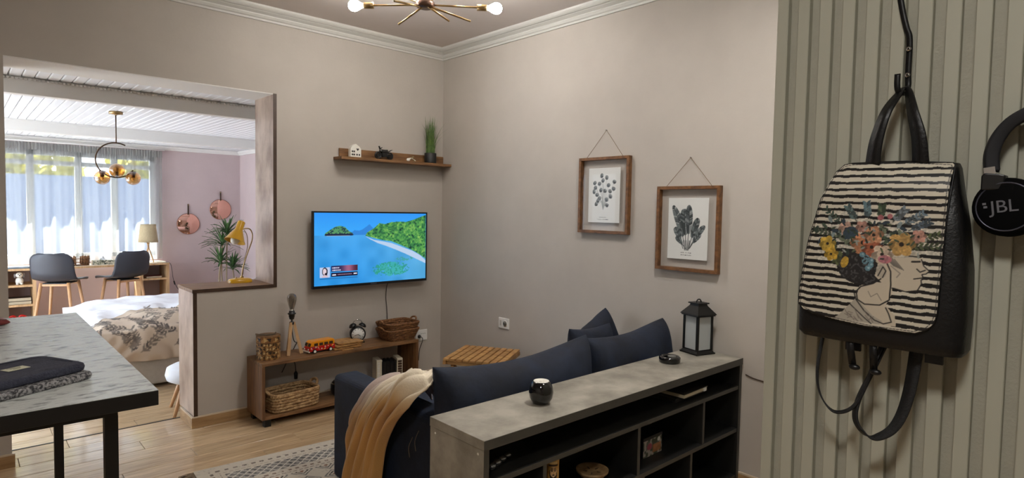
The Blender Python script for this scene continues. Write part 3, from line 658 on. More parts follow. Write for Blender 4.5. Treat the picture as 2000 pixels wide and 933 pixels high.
# painted van
t = thing('toy_van', 'orange and red flower-painted toy van on the bench', 'toy', (-1.150, -.182, tz), .10)
def van(a, b, d): return (a, d, b)
hullp = [(-.098, .014), (-.098, .034), (-.092, .046), (-.082, .074), (-.07, .083), (.088, .083), (.094, .074), (.097, .046), (.097, .014)]
G().prism([(-.098, .014), (-.098, .034), (-.092, .046), (.097, .046), (.097, .014)], van, -.038, .038).build('lower_body', M_red, t, bevel=.004)
G().prism([(-.0915, .0462), (-.083, .073), (-.07, .0835), (.088, .0835), (.0935, .074), (.0965, .0462)], van, -.036, .036).build('upper_body', M_orange, t, bevel=.005)
for x in (-.06, .06):
    for y in (-.036, .036):
        wl = G().cyl((x, y-.007, .015), (x, y+.007, .015), .015, n=16).build('wheel', M_black, t)
        G().cyl((x, y+(-.009 if y < 0 else .009), .015), (x, y, .015), .009, n=12).build('hubcap', M_ceramic, wl)
for i in range(4): G().box(-.062+i*.038, -.0368, .05, -.034+i*.038, -.0358, .068).build('side_window', M_dark, t)
for y in (-.02, .02): G().add([(-.0915, y-.015, .05), (-.0915, y+.015, .05), (-.0845, y+.015, .07), (-.0845, y-.015, .07)], [(0, 1, 2, 3)]).build('windscreen', M_dark, t, solid=.001)
for y in (-.024, .024): G().ball((-.098, y, .03), (.004, .006, .006), 10, 6).build('headlight', M_ceramic, t)
G().box(-.103, -.04, .012, -.096, .04, .02).build('bumper', M_ceramic, t)
random.seed(5); fc_ = [mat('flower_cream', (240, 226, 190), .4), mat('flower_yellow', (250, 190, 40), .4), mat('flower_pink', (226, 110, 120), .4), mat('flower_violet', (110, 60, 110), .4)]
for i in range(22):
    x = random.uniform(-.085, .085); z = random.uniform(.022, .043); r = random.uniform(.004, .007)
    if abs(abs(x)-.06) < .018 and z < .033: continue
    G().lathe([(0, 0), (r, 0), (r*.8, .0008), (0, .0008)], (x, -.0382, z), 8, (0, -1, 0)).build('painted_flower', fc_[i % 4], t)
# slatted trays
def tray(loc, rz, label, nsl=5, w=.21, d=.16):
    t = thing('slatted_tray', label, 'tray', loc, rz, 'wooden slatted trays on the bench'); s = d/nsl
    for i in range(nsl): G().box(-w/2, -d/2+i*s+.0015, .004, w/2, -d/2+(i+1)*s-.0015, .013).build('slat', M_teak, t, bevel=.0012, seg=1)
    for x in (-w*.32, w*.32): G().box(x-.008, -d/2+.004, 0, x+.008, d/2-.004, .004).build('runner', M_teak, t)
tray((-.965, -.155, tz), .05, 'wooden slatted tray at the bottom of the stack on the bench')
tray((-.955, -.150, tz+.0135), .12, 'wooden slatted tray in the middle of the stack on the bench')
tray((-.930, -.140, tz+.027), -.04, 'wooden slatted tray on top of the stack beside the alarm clock', w=.19)
tag(G().obox((-.985, -.263, tz+.004), (.085, .022, .007), (0, 0, .05)).build('wooden_strip', M_teak, bevel=.001), 'small loose wooden strip lying in front of the trays', 'wood strip')
# alarm clock
t = thing('alarm_clock', 'black twin-bell alarm clock with white dial on the bench', 'clock', (-.822, -.105, tz), -.35)
G().lathe([(0, .03), (.05, .03), (.056, .022), (.056, -.024), (.052, -.03), (.047, -.03), (.047, -.024), (0, -.024)], (0, 0, .068), 32, (0, 1, 0)).build('case', M_black, t)
dl = G().lathe([(0, 0), (.0465, 0), (.0465, .001), (0, .001)], (0, -.0265, .068), 32, (0, -1, 0)).build('dial', M_paper, t)
for i in range(12):
    a = i*PI/6; r = .039; G().obox((r*math.sin(a), -.028, .068+r*math.cos(a)), (.003, .0008, .008), (0, a, 0)).build('hour_mark', M_black, dl)
for a, L in ((4.35, .03), (2.25, .024)):
    G().obox((L*.45*math.sin(a), -.0288, .068+L*.45*math.cos(a)), (.003, .0008, L), (0, a, 0)).build('hand', M_black, dl)
for s in (-1, 1):
    G().lathe([(.028, 0), (.027, .008), (.02, .018), (.008, .023), (0, .024)], (s*.033, 0, .122), 18, (s*.45, 0, 1)).build('bell', M_black, t)
    G().cyl((s*.035, 0, .018), (s*.048, 0, 0), .005, .006, 8).build('foot', M_black, t)
G().tube(arc((0, .138), .034, .25, PI-.25, 12, lambda a, c: (a, 0, c)), .003, 6).build('handle', M_chrome, t)
# wicker baskets
def basket(name, label, loc, rz, a, b, h, fl, mA, mB, group, rows=7, bandr=.0075, handles='side', n=44):
    t = thing(name, label, 'basket', loc, rz, group)
    def ringpt(s, k):                               # rounded rectangle ring at height fraction s
        f = 1+fl*s; p = k*2*PI/n; ca, sa = math.cos(p), math.sin(p); e = .32
        return Vector((a*f*math.copysign(abs(ca)**e, ca), b*f*math.copysign(abs(sa)**e, sa), h*s))
    g = G(); g.grid(lambda u, v: ringpt(v, int(round(u*n)))*1.0 if v > 0 else ringpt(0, int(round(u*n))), n, 4, closeu=True); V = [ringpt(0, k) for k in range(n)]; g.add(V, [tuple(range(n))])
    g.build('liner', mB, t)
    for r in range(rows):
        s = (r+.5)/rows; P = [ringpt(s, k) for k in range(n)]; ph = r % 2
        Q = [Vector((p.x*(1+(.012 if (k+ph) % 2 else -.004)), p.y*(1+(.018 if (k+ph) % 2 else -.004)), p.z+(.002 if (k+ph) % 2 else -.002))) for k, p in enumerate(P)]
        G().tube(Q, [bandr*(1.15 if (k+ph) % 2 else .7) for k in range(n)], 6, closed=True).build('woven_band', mA if r % 3 != 2 else mA, t)
    G().tube([ringpt(1, k) for k in range(n)], bandr*.9, 6, closed=True).build('rim', mA, t)
    if handles:
        for s in (-1, 1):
            x = s*a*(1+fl); G().tube(bez([(x*.97, -b*.4, h*.9), (x*1.08, -b*.38, h*1.16), (x*1.14, 0, h*1.28), (x*1.08, b*.38, h*1.16), (x*.97, b*.4, h*.9)], 12), bandr*.9, 6).build('handle', mA, t)
    return t
basket('wicker_basket', 'brown wicker basket nested at the bottom on the bench', (-.510, -.150, tz), .04, .104, .080, .080, .34, M_wicker, M_wickdark, 'nested wicker baskets', 6, .008)
basket('wicker_basket', 'brown wicker basket nested on top of the other one', (-.510, -.150, tz+.046), .04, .104, .080, .082, .34, M_wicker, M_wickdark, 'nested wicker baskets', 6, .008)
basket('storage_basket', 'pale braided storage basket inside the low bench', (-1.345, -.158, CZ0+.021), .10, .155, .098, .115, .06, M_seagrass, M_wickdark, None, 6, .011)
# accordion inside the bench
t = thing('toy_accordion', 'small black and ivory toy accordion inside the low bench', 'accordion', (-.605, -.165, CZ0+.02), -.25)
for i in range(7): G().box(-.052+i*.015, -.05+.004*(i % 2), .006, -.038+i*.015, .05, .20-.005*(i % 2)).build('bellows_fold', M_black, t)
for s in (-1, 1):
    o = G().box(s*.078-.022, -.06, 0, s*.078+.022, .06, .215).build('end_case', M_ivory, t, bevel=.006)
    for k in range(10): G().box(s*.078-.016, -.064, .014+k*.019, s*.078+(.002 if s < 0 else .014), -.06, .028+k*.019).build('key', M_ceramic if s < 0 else M_dark, o)
    if s < 0: G().box(-.060, -.0645, .014, -.058, -.06, .2).build('grille', M_black, o)
t = thing('round_speaker', 'round black speaker inside the low bench behind the sofa arm', 'speaker', (-.985, -.15, CZ0+.02))
G().lathe([(0, 0), (.04, 0), (.062, .025), (.062, .08), (.045, .105), (0, .108)], n=24).build('case', M_black, t); G().tube(arc((0, 0), .055, 0, 2*PI*23/24, 24, lambda a, c: (a, c, .09)), .004, 6, closed=True).build('ring', M_chrome, t)
t = thing('hanging_plug', 'black plug hanging on its cord inside the low bench', 'plug', (-1.27, -.045, .30))
G().tube(bez([(0, 0, .09), (-.006, -.004, .05), (.004, -.006, .01), (.008, -.006, -.04)]), .003, 6).build('cord', M_black, t); G().lathe([(0, -.09), (.012, -.088), (.014, -.05), (.006, -.036), (0, -.036)], (.008, -.006, 0), 12).build('body', M_black, t)
# sockets
def socket(name, label, loc, ax, w, h, kind):
    t = thing(name, label, 'socket', loc); f = (lambda a, b, d: (a, -d, b)) if ax == 'y' else (lambda a, b, d: (-d, -a, b))
    G().prism([(-w/2, -h/2), (w/2, -h/2), (w/2, h/2), (-w/2, h/2)], f, 0, .009).build('plate', M_white, t, bevel=.003)
    if kind == 1:
        x = w*.16; c = f(x, 0, .0085); G().lathe([(0, 0), (.024, 0), (.024, .002), (0, .002)], c, 24, f(0, 0, 1)).build('socket_ring', M_ceramic, t); G().lathe([(0, 0), (.0195, 0), (.0195, .0006), (0, .0006)], f(x, 0, .0106), 24, f(0, 0, 1)).build('socket_well', MATS.get('grey_well') or mat('grey_well', (120, 116, 108), .5), t)
        for s in (-1, 1): G().lathe([(0, 0), (.0035, 0), (.0035, .001), (0, .001)], f(x+s*.0095, 0, .0114), 8, f(0, 0, 1)).build('pin_hole', M_black, t)
        G().prism([(-w*.36, -.02), (-w*.2, -.02), (-w*.2, .02), (-w*.36, .02)], f, .009, .0105).build('earth_clip', mat('grey_clip', (198, 194, 186), .4), t)
    else:
        for i in range(3): G().lathe([(0, 0), (.003, 0), (.003, .001), (0, .001)], f(-.016+i*.018+.01, .012, .009), 8, f(0, 0, 1)).build('pin_hole', M_black, t)
    return t
socket('wall_socket', 'white socket on the wall above the slatted side table', (0, -.80, .568), 'x', .112, .078, 1)
t = socket('wall_socket', 'white socket with a black plug beside the nested baskets', (-.192, 0, .372), 'y', .106, .088, 2)
g = G(); g.lathe([(0, 0), (.015, 0), (.013, .03), (.006, .05), (0, .05)], (-.025, -.009, -.008), 12, (-.5, -1, .15)); g.build('plug', M_black, t)
G().tube(bez([(-.052, -.052, -.004), (-.03, -.06, -.01), (-.018, -.04, -.05), (-.035, -.03, -.11), (-.04, -.025, -.2)]), .003, 6).build('plug_cord', M_black, t)

# ------------------------------------------------------------------ botanical frames on the right wall
def hang_frame(label, y0, y1, z0, z1, zn, art):
    yc = (y0+y1)/2; t = thing('botanical_picture', label, 'picture frame', (0, yc, z0), 0, 'botanical frames'); w = y0-y1; h = z1-z0; b = .018; X0, X1 = -.034, -.012
    fx = lambda a, b_, d: (d, -a, b_)               # a runs to the viewer's right
    for P in ([(-w/2, 0), (w/2, 0), (w/2-b, b), (-w/2+b, b)], [(-w/2, h), (-w/2+b, h-b), (w/2-b, h-b), (w/2, h)], [(-w/2, 0), (-w/2+b, b), (-w/2+b, h-b), (-w/2, h)], [(w/2, 0), (w/2, h), (w/2-b, h-b), (w/2-b, b)]):
        G().prism(P, fx, X0, X1+.011).build('frame_rail', M_frame, t, bevel=.001, seg=1)
    G().prism([(-w/2+b, b), (w/2-b, b), (w/2-b, h-b), (-w/2+b, h-b)], fx, -.0215, -.0205).build('glass', M_picglass, t)
    pw, ph = .246, .338; pz = (h-ph)/2+.0
    cv = Cv(132, 182, 100, 137.4, (226, 226, 222)); art(cv)
    cv.build('print', M_print, lambda x, y: (np.full_like(x, -.0165), -(x/100-.5)*pw, pz+y/137.4*ph), t, solid=.0012)
    for s in (-1, 1): G().tube([(-.02, -s*w*.36, h), (-.006, 0, zn-z0)], .0013, 5).build('cord', M_cord, t)
    G().cyl((-.012, 0, zn-z0), (0, 0, zn-z0), .003, n=8).build('nail', M_chrome, t)
def caption(cv, words, seed):
    r = random.Random(seed)
    for y, ws in words:
        for x0, x1 in ws:
            x = x0
            while x < x1:
                cv.rect(x, y-.8, x+.9, y+.8+(.7 if r.random() < .3 else 0), (70, 72, 70)); x += 1.5
def art_round(cv):
    dk = (66, 68, 66); r = random.Random(2)
    L = [(42, 118), (58, 113), (46, 106), (20, 100), (35, 98), (64, 94), (82, 102), (22, 88), (40, 82), (80, 85), (18, 78), (53, 80), (69, 79), (28, 70), (71, 66), (59, 58), (60, 44), (36, 61), (31, 55), (26, 47)]
    for x, y in L: cv.line([(48, 33), (50+(x-50)*.25, 52), (x, y)], .7, (150, 152, 148))
    cv.line([(48, 33), (46, 60), (50, 95)], .9, (120, 122, 118))
    for i, (x, y) in enumerate(L):
        a = r.random()*3; cv.ell(x, y, 5.0, 6.0, (104, 107, 104), a); cv.ell(x+r.uniform(-1, 1), y-1.4, 3.9, 3.8, (48, 50, 49), a); cv.ell(x+1.4, y+1.6, 1.4, 1.8, (160, 162, 158), a)
    caption(cv, [(13, [(37, 58)]), (8, [(31, 43), (46, 66)])], 4)
def art_palm(cv):
    r = random.Random(8)
    fr = [((44, 22), (38, 70), (12, 120), 13), ((47, 22), (44, 80), (40, 112), 16), ((50, 22), (56, 85), (52, 121), 12), ((54, 24), (66, 70), (76, 92), 11), ((55, 24), (72, 58), (92, 76), 9), ((40, 24), (28, 58), (18, 70), 10), ((46, 24), (32, 42), (22, 50), 8), ((57, 26), (70, 48), (82, 58), 8)]
    for a, b, c, wd in fr:
        P = [((1-t_)**2*a[0]+2*t_*(1-t_)*b[0]+t_*t_*c[0], (1-t_)**2*a[1]+2*t_*(1-t_)*b[1]+t_*t_*c[1]) for t_ in np.linspace(0, 1, 16)]
        cv.line(P, 1.6, (96, 100, 100))
        D = [((1-t_)**2*a[0]+2*t_*(1-t_)*b[0]+t_*t_*c[0], (1-t_)**2*a[1]+2*t_*(1-t_)*b[1]+t_*t_*c[1]) for t_ in np.linspace(.3, 1, 60)]
        sh_ = 0
        for k in range(59):
            dx = D[k+1][0]-D[k][0]; dy = D[k+1][1]-D[k][1]; an = math.atan2(dy, dx); w2 = wd*.78*math.sin(PI*min(1, .06+k/59*.94))**.55
            if k % 5 == 0: sh_ = r.randrange(4)
            for s in (-1, 1):
                if (k+s) % 13 == 0 and k > 12: continue
                q = an+s*1.05; e = (D[k][0]+w2*math.cos(q), D[k][1]+w2*math.sin(q)); cv.line([D[k], e], 1.3, [(50, 56, 58), (76, 84, 86), (104, 112, 112), (128, 134, 134)][(sh_+(s > 0)) % 4])
        cv.line(D, .7, (36, 42, 44))
        for k in range(0):
            w2 = wd*math.sin(PI*min(1, (k-3.5)/11.5))**.6+1.5; dx = P[min(k+1, 15)][0]-P[k-1][0]; dy = P[min(k+1, 15)][1]-P[k-1][1]; an = math.atan2(dy, dx)
            for s in (-1, 1): cv.leaf(P[k][0], P[k][1], w2*.85, 4.6, an+s*1.0, [(58, 66, 68), (88, 96, 98), (120, 128, 128)][r.randrange(3)])
        cv.line(P, .7, (40, 46, 48))
    for x in (42, 47, 52, 56): cv.line([(x, 42), (48+(x-48)*.6, 21)], 2.0, (84, 88, 88))
    caption(cv, [(15, [(35, 44), (46, 50), (52, 60)]), (9.5, [(35, 43), (45, 49), (51, 61)])], 6)
hang_frame('wooden hanging frame with a round-leaf eucalyptus print, left of the two', -1.522, -1.912, 1.271, 1.743, 1.909, art_round)
hang_frame('wooden hanging frame with a banana-leaf print, right of the two', -2.113, -2.498, 1.087, 1.555, 1.711, art_palm)

# ------------------------------------------------------------------ rug
t = thing('woven_rug', 'cream and black patterned rug under the sofa', 'rug', (-2.085, -.697, .0), -.066)
RW, RH = 1.38, 1.35
cv = Cv(360, 330, RW, RH, (196, 186, 170)); X, Y = cv.X, RH-cv.Y; nn = smooth_noise(330, 360, 3, 9); dk = (62, 58, 58); gy = (112, 110, 108)
def dash(mask, per, duty, ax, c, a=.85): cv.m(mask & ((ax % per) < per*duty) & (nn > .2), c, a)
d_ = np.minimum(np.minimum(X, RW-X), np.minimum(Y, RH-Y)); along = np.where(np.minimum(X, RW-X) < np.minimum(Y, RH-Y), Y, X)
dash((d_ > .058) & (d_ < .076), .045, .5, along, (96, 84, 78)); dash((d_ > .1) & (d_ < .106), .03, .7, along, (120, 108, 100))
cell = .052; uu_ = (X/cell) % 1; vv_ = (Y/cell) % 1; dia = np.abs(uu_-.5)+np.abs(vv_-.5); inb = (d_ > .125) & (d_ < .235)
cv.m(inb, gy, .75); cv.m(inb & (nn > .55), (76, 74, 74), .6); cv.m(inb & (np.abs(dia-.5) < .09), (206, 198, 184)); cv.m(inb & (dia < .12), dk)
dash((d_ > .262) & (d_ < .278), .04, .5, along, (110, 88, 78)); dash((d_ > .295) & (d_ < .301), .03, .7, along, (120, 108, 100))
u2 = (X/.13) % 1; v2 = (Y/.13) % 1; d2 = np.abs(u2-.5)+np.abs(v2-.5); inn = d_ > .32; cv.m(inn & (np.abs(d2-.42) < .04), gy); cv.m(inn & (np.abs(d2-.25) < .035), dk); cv.m(inn & (d2 < .1), (128, 92, 74))
cv.m(nn < .18, (150, 142, 130), .35)
cv.build('pile', M_rugm, lambda x, y: (x, y-RH, np.full_like(x, .008)), t)
G().box(0, -RH, .0005, RW, 0, .0075).build('backing', mat('rug_backing', (170, 160, 144), .95), t)
g = G(); random.seed(9)
for i in range(110):
    y = -RH+RH*(i+.5)/110
    for k in range(2):
        e = Vector((-.06-random.random()*.015, y+random.gauss(0, .006), .003)); g.tube([(0, y, .005), ((e.x)*.5, y+random.gauss(0, .003), .006), e], .0014, 4)
o = g.build('fringe', mat('fringe_dark', (70, 58, 48), .9, c2=(150, 134, 114), scale=60), t); o['kind'] = 'stuff'

# ------------------------------------------------------------------ sofa, cushions, throw
SX0, SX1, SYF, SYB = -1.585, -.03, -1.265, -2.330
t = thing('sofa', 'navy velvet sofa seen from behind the grey console', 'sofa', ((SX0+SX1)/2, (SYF+SYB)/2, 0))
cx, cy = (SX0+SX1)/2, (SYF+SYB)/2
def sb(x0, y0, z0, x1, y1, z1): return G().box(x0-cx, y0-cy, z0, x1-cx, y1-cy, z1)
sb(SX0+.14, SYB+.15, .05, SX1, SYF+.02, .26).build('base', M_navy, t, bevel=.02, seg=3)
sb(SX0+.145, SYB+.16, .262, SX1, SYF, .42).build('seat_cushion', M_navy, t, bevel=.045, seg=4)
for x0 in (SX0,): sb(x0, SYB, .035, x0+.14, SYF, .565).build('armrest', M_navy, t, bevel=.028, seg=4)
sb(SX0+.14, SYB, .05, SX1, SYB+.16, .47).build('backrest', M_navy, t, bevel=.03, seg=4)
for x in (SX0+.06, SX1-.06):
    for y in (SYB+.06, SYF-.06): G().cyl((x-cx, y-cy, .0085), (x-cx, y-cy, .05), .022, .028, 12).build('foot', M_black, t)
G().pillow(Matrix.Translation((-1.168-cx, -2.208-cy, .607))@Matrix.Rotation(-.012, 4, 'Y')@Matrix.Rotation(-.10, 4, 'X'), .91, .225, .39, 7, 3.2, .045, 44, 26, .06, .032).build('back_cushion', M_navy, t, merge=True)
G().pillow(Matrix.Translation((-.385-cx, -2.208-cy, .605))@Matrix.Rotation(-.035, 4, 'Y')@Matrix.Rotation(-.10, 4, 'X'), .68, .225, .40, 7, 3.2, .045, 40, 26, .06, .022).build('back_cushion', M_navy, t, merge=True)
def tpillow(label, c, s, ry, rz):
    t = thing('throw_pillow', label, 'pillow', c, rz, 'throw pillows on the sofa')
    G().pillow(Matrix.Rotation(ry, 4, 'Y')@Matrix.Rotation(-.12, 4, 'X'), s, .15, s, 3.5, 3.5, .06, 26, 26, .03).build('cover', M_navy, t, merge=True)
tpillow('navy throw pillow lying low behind the right back cushion', (-.425, -1.990, .602), .36, .03, .04)
tpillow('navy throw pillow with a raised pointed corner against the wall', (-.175, -1.845, .660), .26, -.42, .05)
# throw draped over the arm
t = thing('throw_blanket', 'cream, lilac and mustard throw draped over the sofa arm', 'blanket', (-1.6, -1.9, .5))
LP = bez([(-1.612, -1.475, .045), (-1.614, -1.51, .2), (-1.616, -1.565, .36), (-1.616, -1.625, .50), (-1.578, -1.69, .588), (-1.49, -1.74, .605), (-1.41, -1.79, .58), (-1.37, -1.83, .52)], 70)
RP = bez([(-1.628, -1.855, .05), (-1.628, -1.855, .22), (-1.632, -1.895, .40), (-1.645, -2.00, .54), (-1.665, -2.14, .64), (-1.635, -2.19, .715), (-1.55, -2.12, .735), (-1.46, -2.04, .66)], 70)
nu, nv = 130, 130
cv = Cv(nu, nv, 1, 1, (200, 180, 160)); PX = np.zeros((nv, nu, 3))
def samp(P, v): k = v*(len(P)-1); i = min(int(k), len(P)-2); return P[i].lerp(P[i+1], k-i)
def ridge(x): f = x-math.floor(x); return math.sin(PI*f)**.8                # rounded folds with sharp valleys
for j in range(nv):
    v = j/(nv-1); a, b = samp(LP, v), samp(RP, v)
    for i in range(nu):
        u = i/(nu-1); p = a.lerp(b, u); sw = u+.07*math.sin(5*v+1)+.04*math.sin(11*v+3*u)
        fold = (.040+.022*max(0, .5-v))*ridge(4.3*sw+.25)+.012*ridge(9.1*sw-1.7*v)
        lump = .050*math.exp(-((u-.80)/.13)**2-((v-.63)/.10)**2)+.030*math.exp(-((u-.55)/.12)**2-((v-.74)/.09)**2)-.028*math.exp(-((u-.66)/.05)**2-((v-.62)/.12)**2)
        up = min(1, max(0, (v-.47)/.2)); nrm = Vector((-(1-up*.7), 0, up+.02)).normalized(); edge = min(1, u/.05, (1-u)/.05)
        p = p+nrm*(fold*(.6 if v > .72 else 1)*(.35+.65*edge)+lump+.004)
        if v < .5: p.x = min(p.x, SX0-.007)
        PX[j, i] = (p.x+1.6, p.y+1.9, p.z-.5)
U, V = cv.X, cv.Y; nn = smooth_noise(nv, nu, 13, 21)
vv = V+.16*(nn-.5)-.18*(U-.5); lil = np.array((172, 150, 150)); crm = np.array((228, 214, 190)); mus = np.array((208, 152, 74)); brn = np.array((164, 118, 76))
w_m = np.clip(1-np.abs(vv-.40)/.22, 0, 1)[..., None]*np.clip((U-.18)/.25, 0, 1)[..., None]; w_c = np.clip((vv-.40)/.16, 0, 1)[..., None]
w_l = np.clip((.30-U)/.3, 0, 1)[..., None]*np.clip((V-.25)/.25, 0, 1)[..., None]; w_e = np.clip((V-.80)/.12, 0, 1)[..., None]
c = mus*.75+crm*.12+brn*.13; c = np.broadcast_to(c, (nv, nu, 3)).copy(); c = c*(1-w_c)+crm*w_c; c = c*(1-.55*w_m)+mus*.55*w_m; c = c*(1-w_l)+lil*w_l; c = c*(1-w_e)+lil*w_e; c = c*(1-.4*np.clip((.2-V)/.2, 0, 1)[..., None])+brn*.4*np.clip((.2-V)/.2, 0, 1)[..., None]
cv.c = np.clip(c+(nn[..., None]-.5)*16, 0, 255)
o = cv.build('cloth', M_throw, lambda x, y: (PX[..., 0], PX[..., 1], PX[..., 2]), t); k = o.modifiers.new('solid', 'SOLIDIFY'); k.thickness = .007; k.offset = 0
g = G(); random.seed(4)
for i in range(0, nu, 4):
    p = Vector(PX[0, i]); g.tube([p, p+Vector((random.gauss(0, .004), random.gauss(0, .004), -.03))], .0018, 4)
for p in ((-.012, -.115, -.12), (-.012, -.16, -.08)): g.tube(bez([Vector(p)+Vector((0, -.02, .09)), Vector(p)+Vector((0, .008, .04)), p], 8), .0012, 4)
o = g.build('fringe', mat('throw_fringe', (120, 104, 84), .9), t); o['kind'] = 'stuff'

# ------------------------------------------------------------------ slatted side table in the corner
ang = math.atan2(.235, .392)
t = thing('slatted_side_table', 'folding acacia side table with slatted top between sofa and corner', 'side table', (-.335, -.955, 0), ang-.0)
TS, TZ = .42, .42
for i in range(9):
    y0 = -TS/2+i*TS/9
    G().box(-TS/2, y0+.0045, TZ-.016, TS/2, y0+TS/9-.0045, TZ).build('slat', M_teak, t, bevel=.002, seg=1)
for y in (-TS/2+.002, TS/2-.022): G().box(-TS/2, y, TZ-.042, TS/2, y+.02, TZ-.017).build('rail', M_teak, t, bevel=.002, seg=1)
for x in (-TS/2+.01, TS/2-.03): G().box(x, -TS/2+.022, TZ-.042, x+.02, TS/2-.022, TZ-.0165).build('rail', M_teak, t, bevel=.002, seg=1)
for y in (-TS/2+.06, TS/2-.08):
    for s in (-1, 1): G().bar((s*.19, y+(.022 if s > 0 else 0), 0), (-s*.17, y+(.022 if s > 0 else 0), TZ-.042), .02, .03).build('leg', M_teak, t)
for s in (-1, 1): G().box(-.014, -TS/2+.03, .2-.01, .014, TS/2-.05, .2+.01).build('stretcher', M_teak, t) if s > 0 else None

# ------------------------------------------------------------------ console behind the sofa
KX0, KX1, KY0, KY1, KZ = -1.742, -.012, -2.642, -2.345, .67
t = thing('console_shelf', 'grey concrete-look console with open compartments behind the sofa', 'console', ((KX0+KX1)/2, (KY0+KY1)/2, 0))
cx, cy = (KX0+KX1)/2, (KY0+KY1)/2
M_edge = mat('grey_edge_band', (64, 62, 57), .5, var=.08, scale=30)
def kb(x0, y0, z0, x1, y1, z1): return G().box(x0-cx, y0-cy, z0, x1-cx, y1-cy, z1)
kb(KX0-.003, KY0-.004, KZ-.033, KX1, KY1, KZ).build('top', M_console, t, bevel=.001, seg=1)
o = kb(KX0-.0032, KY0-.0052, KZ-.0335, KX1, KY0-.004, KZ-.0005).build('front_edge', M_edge, t)
for x in (KX0, KX1-.022):
    o = kb(x, KY0+.0005, .0, x+.022, KY1, KZ-.033).build('side_panel', M_console if x == KX0 else M_console_shade, t)
    kb(x, KY0-.0006, 0, x+.022, KY0+.0005, KZ-.033).build('edge_band', M_edge, o)
    if x == KX0:
        for y, z in ((KY0+.03, .617), (KY1-.03, .617), (KY0+.03, .05)): G().lathe([(0, 0), (.0045, 0), (.0035, .0012), (0, .0012)], (KX0-cx, y-cy, z), 10, (-1, 0, 0)).build('screw_cover', M_ceramic, o)
kb(KX0+.022, KY1-.006, .03, KX1-.022, KY1, KZ-.033).build('back_panel', M_console_shade, t)
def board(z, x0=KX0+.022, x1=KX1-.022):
    o = kb(x0, KY0+.006, z-.018, x1, KY1-.006, z).build('shelf', M_console_shade, t); kb(x0, KY0+.0048, z-.018, x1, KY0+.006, z).build('edge_band', M_edge, o)
Z1, Z2, Z3 = .527, .305, .06
for z in (Z1, Z2, Z3): board(z)
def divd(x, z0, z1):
    o = kb(x-.009, KY0+.009, z0, x+.009, KY1-.006, z1).build('divider', M_console_shade, t); kb(x-.009, KY0+.0078, z0, x+.009, KY0+.009, z1).build('edge_band', M_edge, o)
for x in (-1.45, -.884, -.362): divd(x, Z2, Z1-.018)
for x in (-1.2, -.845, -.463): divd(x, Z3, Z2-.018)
# on the console
t = thing('oil_burner', 'shiny black round oil burner with a pale dish on the console', 'oil burner', (-1.335, -2.495, KZ))
G().lathe([(0, 0), (.026, 0), (.034, .006), (.044, .024), (.0475, .046), (.044, .066), (.036, .081), (.031, .087), (.029, .087), (.029, .080), (0, .078)], n=36).build('body', M_gloss, t)
G().lathe([(0, .0795), (.0285, .0795), (.0295, .0885), (.0275, .0875), (.0, .083)], n=28).build('dish', M_ceramic, t)
G().lathe([(0, .083), (.008, .083), (.006, .088), (0, .088)], n=14).build('tealight', M_ceramic, t)
t = thing('ashtray', 'low round black glossy ashtray on the console near the lantern', 'ashtray', (-.39, -2.455, KZ))
G().lathe([(0, 0), (.048, 0), (.052, .006), (.052, .026), (.046, .032), (.036, .031), (.032, .024), (.032, .008), (0, .007)], n=32).build('bowl', M_gloss, t)
G().lathe([(0, .024), (.021, .024), (.022, .028), (.018, .031), (0, .031)], (.02, .0, 0), 20).build('lid', mat('grey_enamel', (104, 102, 98), .25), t)
t = thing('lantern', 'black metal candle lantern with frosted panes on the console', 'lantern', (-.092, -2.432, KZ), -.28)
def fr(a0, z0, a1, z1): return [(a0, z0), (a1, z1)]
def pyr(g, a, z0, b, z1): 
    g.add([(-a, -a, z0), (a, -a, z0), (a, a, z0), (-a, a, z0), (-b, -b, z1), (b, -b, z1), (b, b, z1), (-b, b, z1)], [(0, 3, 2, 1), (4, 5, 6, 7), (0, 1, 5, 4), (1, 2, 6, 5), (2, 3, 7, 6), (3, 0, 4, 7)]); return g
pyr(pyr(G(), .064, 0, .064, .008), .060, .008, .052, .02).build('base', M_blackm, t)
for x in (-.048, .048):
    for y in (-.048, .048): G().box(x-.006, y-.006, .02, x+.006, y+.006, .2).build('corner_post', M_blackm, t)
for s in (-1, 1):
    G().box(-.042, s*.047-.0015, .024, .042, s*.047+.0015, .196).build('pane', M_frost, t); G().box(s*.047-.0015, -.042, .024, s*.047+.0015, .042, .196).build('pane', M_frost, t)
g = G(); pyr(g, .062, .2, .06, .206); pyr(g, .066, .206, .064, .211); pyr(g, .064, .211, .032, .252); pyr(g, .032, .252, .03, .262); pyr(g, .038, .262, .038, .268); g.build('roof', M_blackm, t)
G().tube(arc((0, .268), .016, 0, PI, 12, lambda a, c: (a, 0, c)), .0035, 6).build('ring', M_blackm, t)
G().cyl((0, 0, .02), (0, 0, .09), .028, n=18).build('candle', M_ceramic, t)
# in the console
def book(label, loc, size, rz, mcol, page, cat='book', group=None, name='book'):
    t = thing(name, label, cat, loc, rz, group); a, b_, h = size
    G().box(-a/2+.003, -b_/2+.002, .003, a/2-.003, b_/2, h-.003).build('pages', page, t); 
    for z in (0, h-.003): G().box(-a/2, -b_/2, z, a/2, b_/2+.002, z+.003).build('cover', mcol, t)
    G().box(-a/2, b_/2, .003, a/2, b_/2+.003, h-.003).build('spine', mcol, t); return t
M_cov = mat('dark_cover', (40, 36, 32), .5); M_page = mat('page_edges', (196, 184, 158), .8, var=.12, scale=4, stretch=(1, 1, 90))
book('dark book lying flat in the upper console compartment', (-.43, -2.51, Z1), (.22, .14, .018), .05, M_cov, M_cov)
t = book('book with a pale spine lying on the dark one in the console', (-.40, -2.54, Z1+.019), (.22, .14, .022), .03, M_cov, M_page)
G().box(.07, -.0745, .003, .09, -.069, .019).build('spine_label', M_white, t)
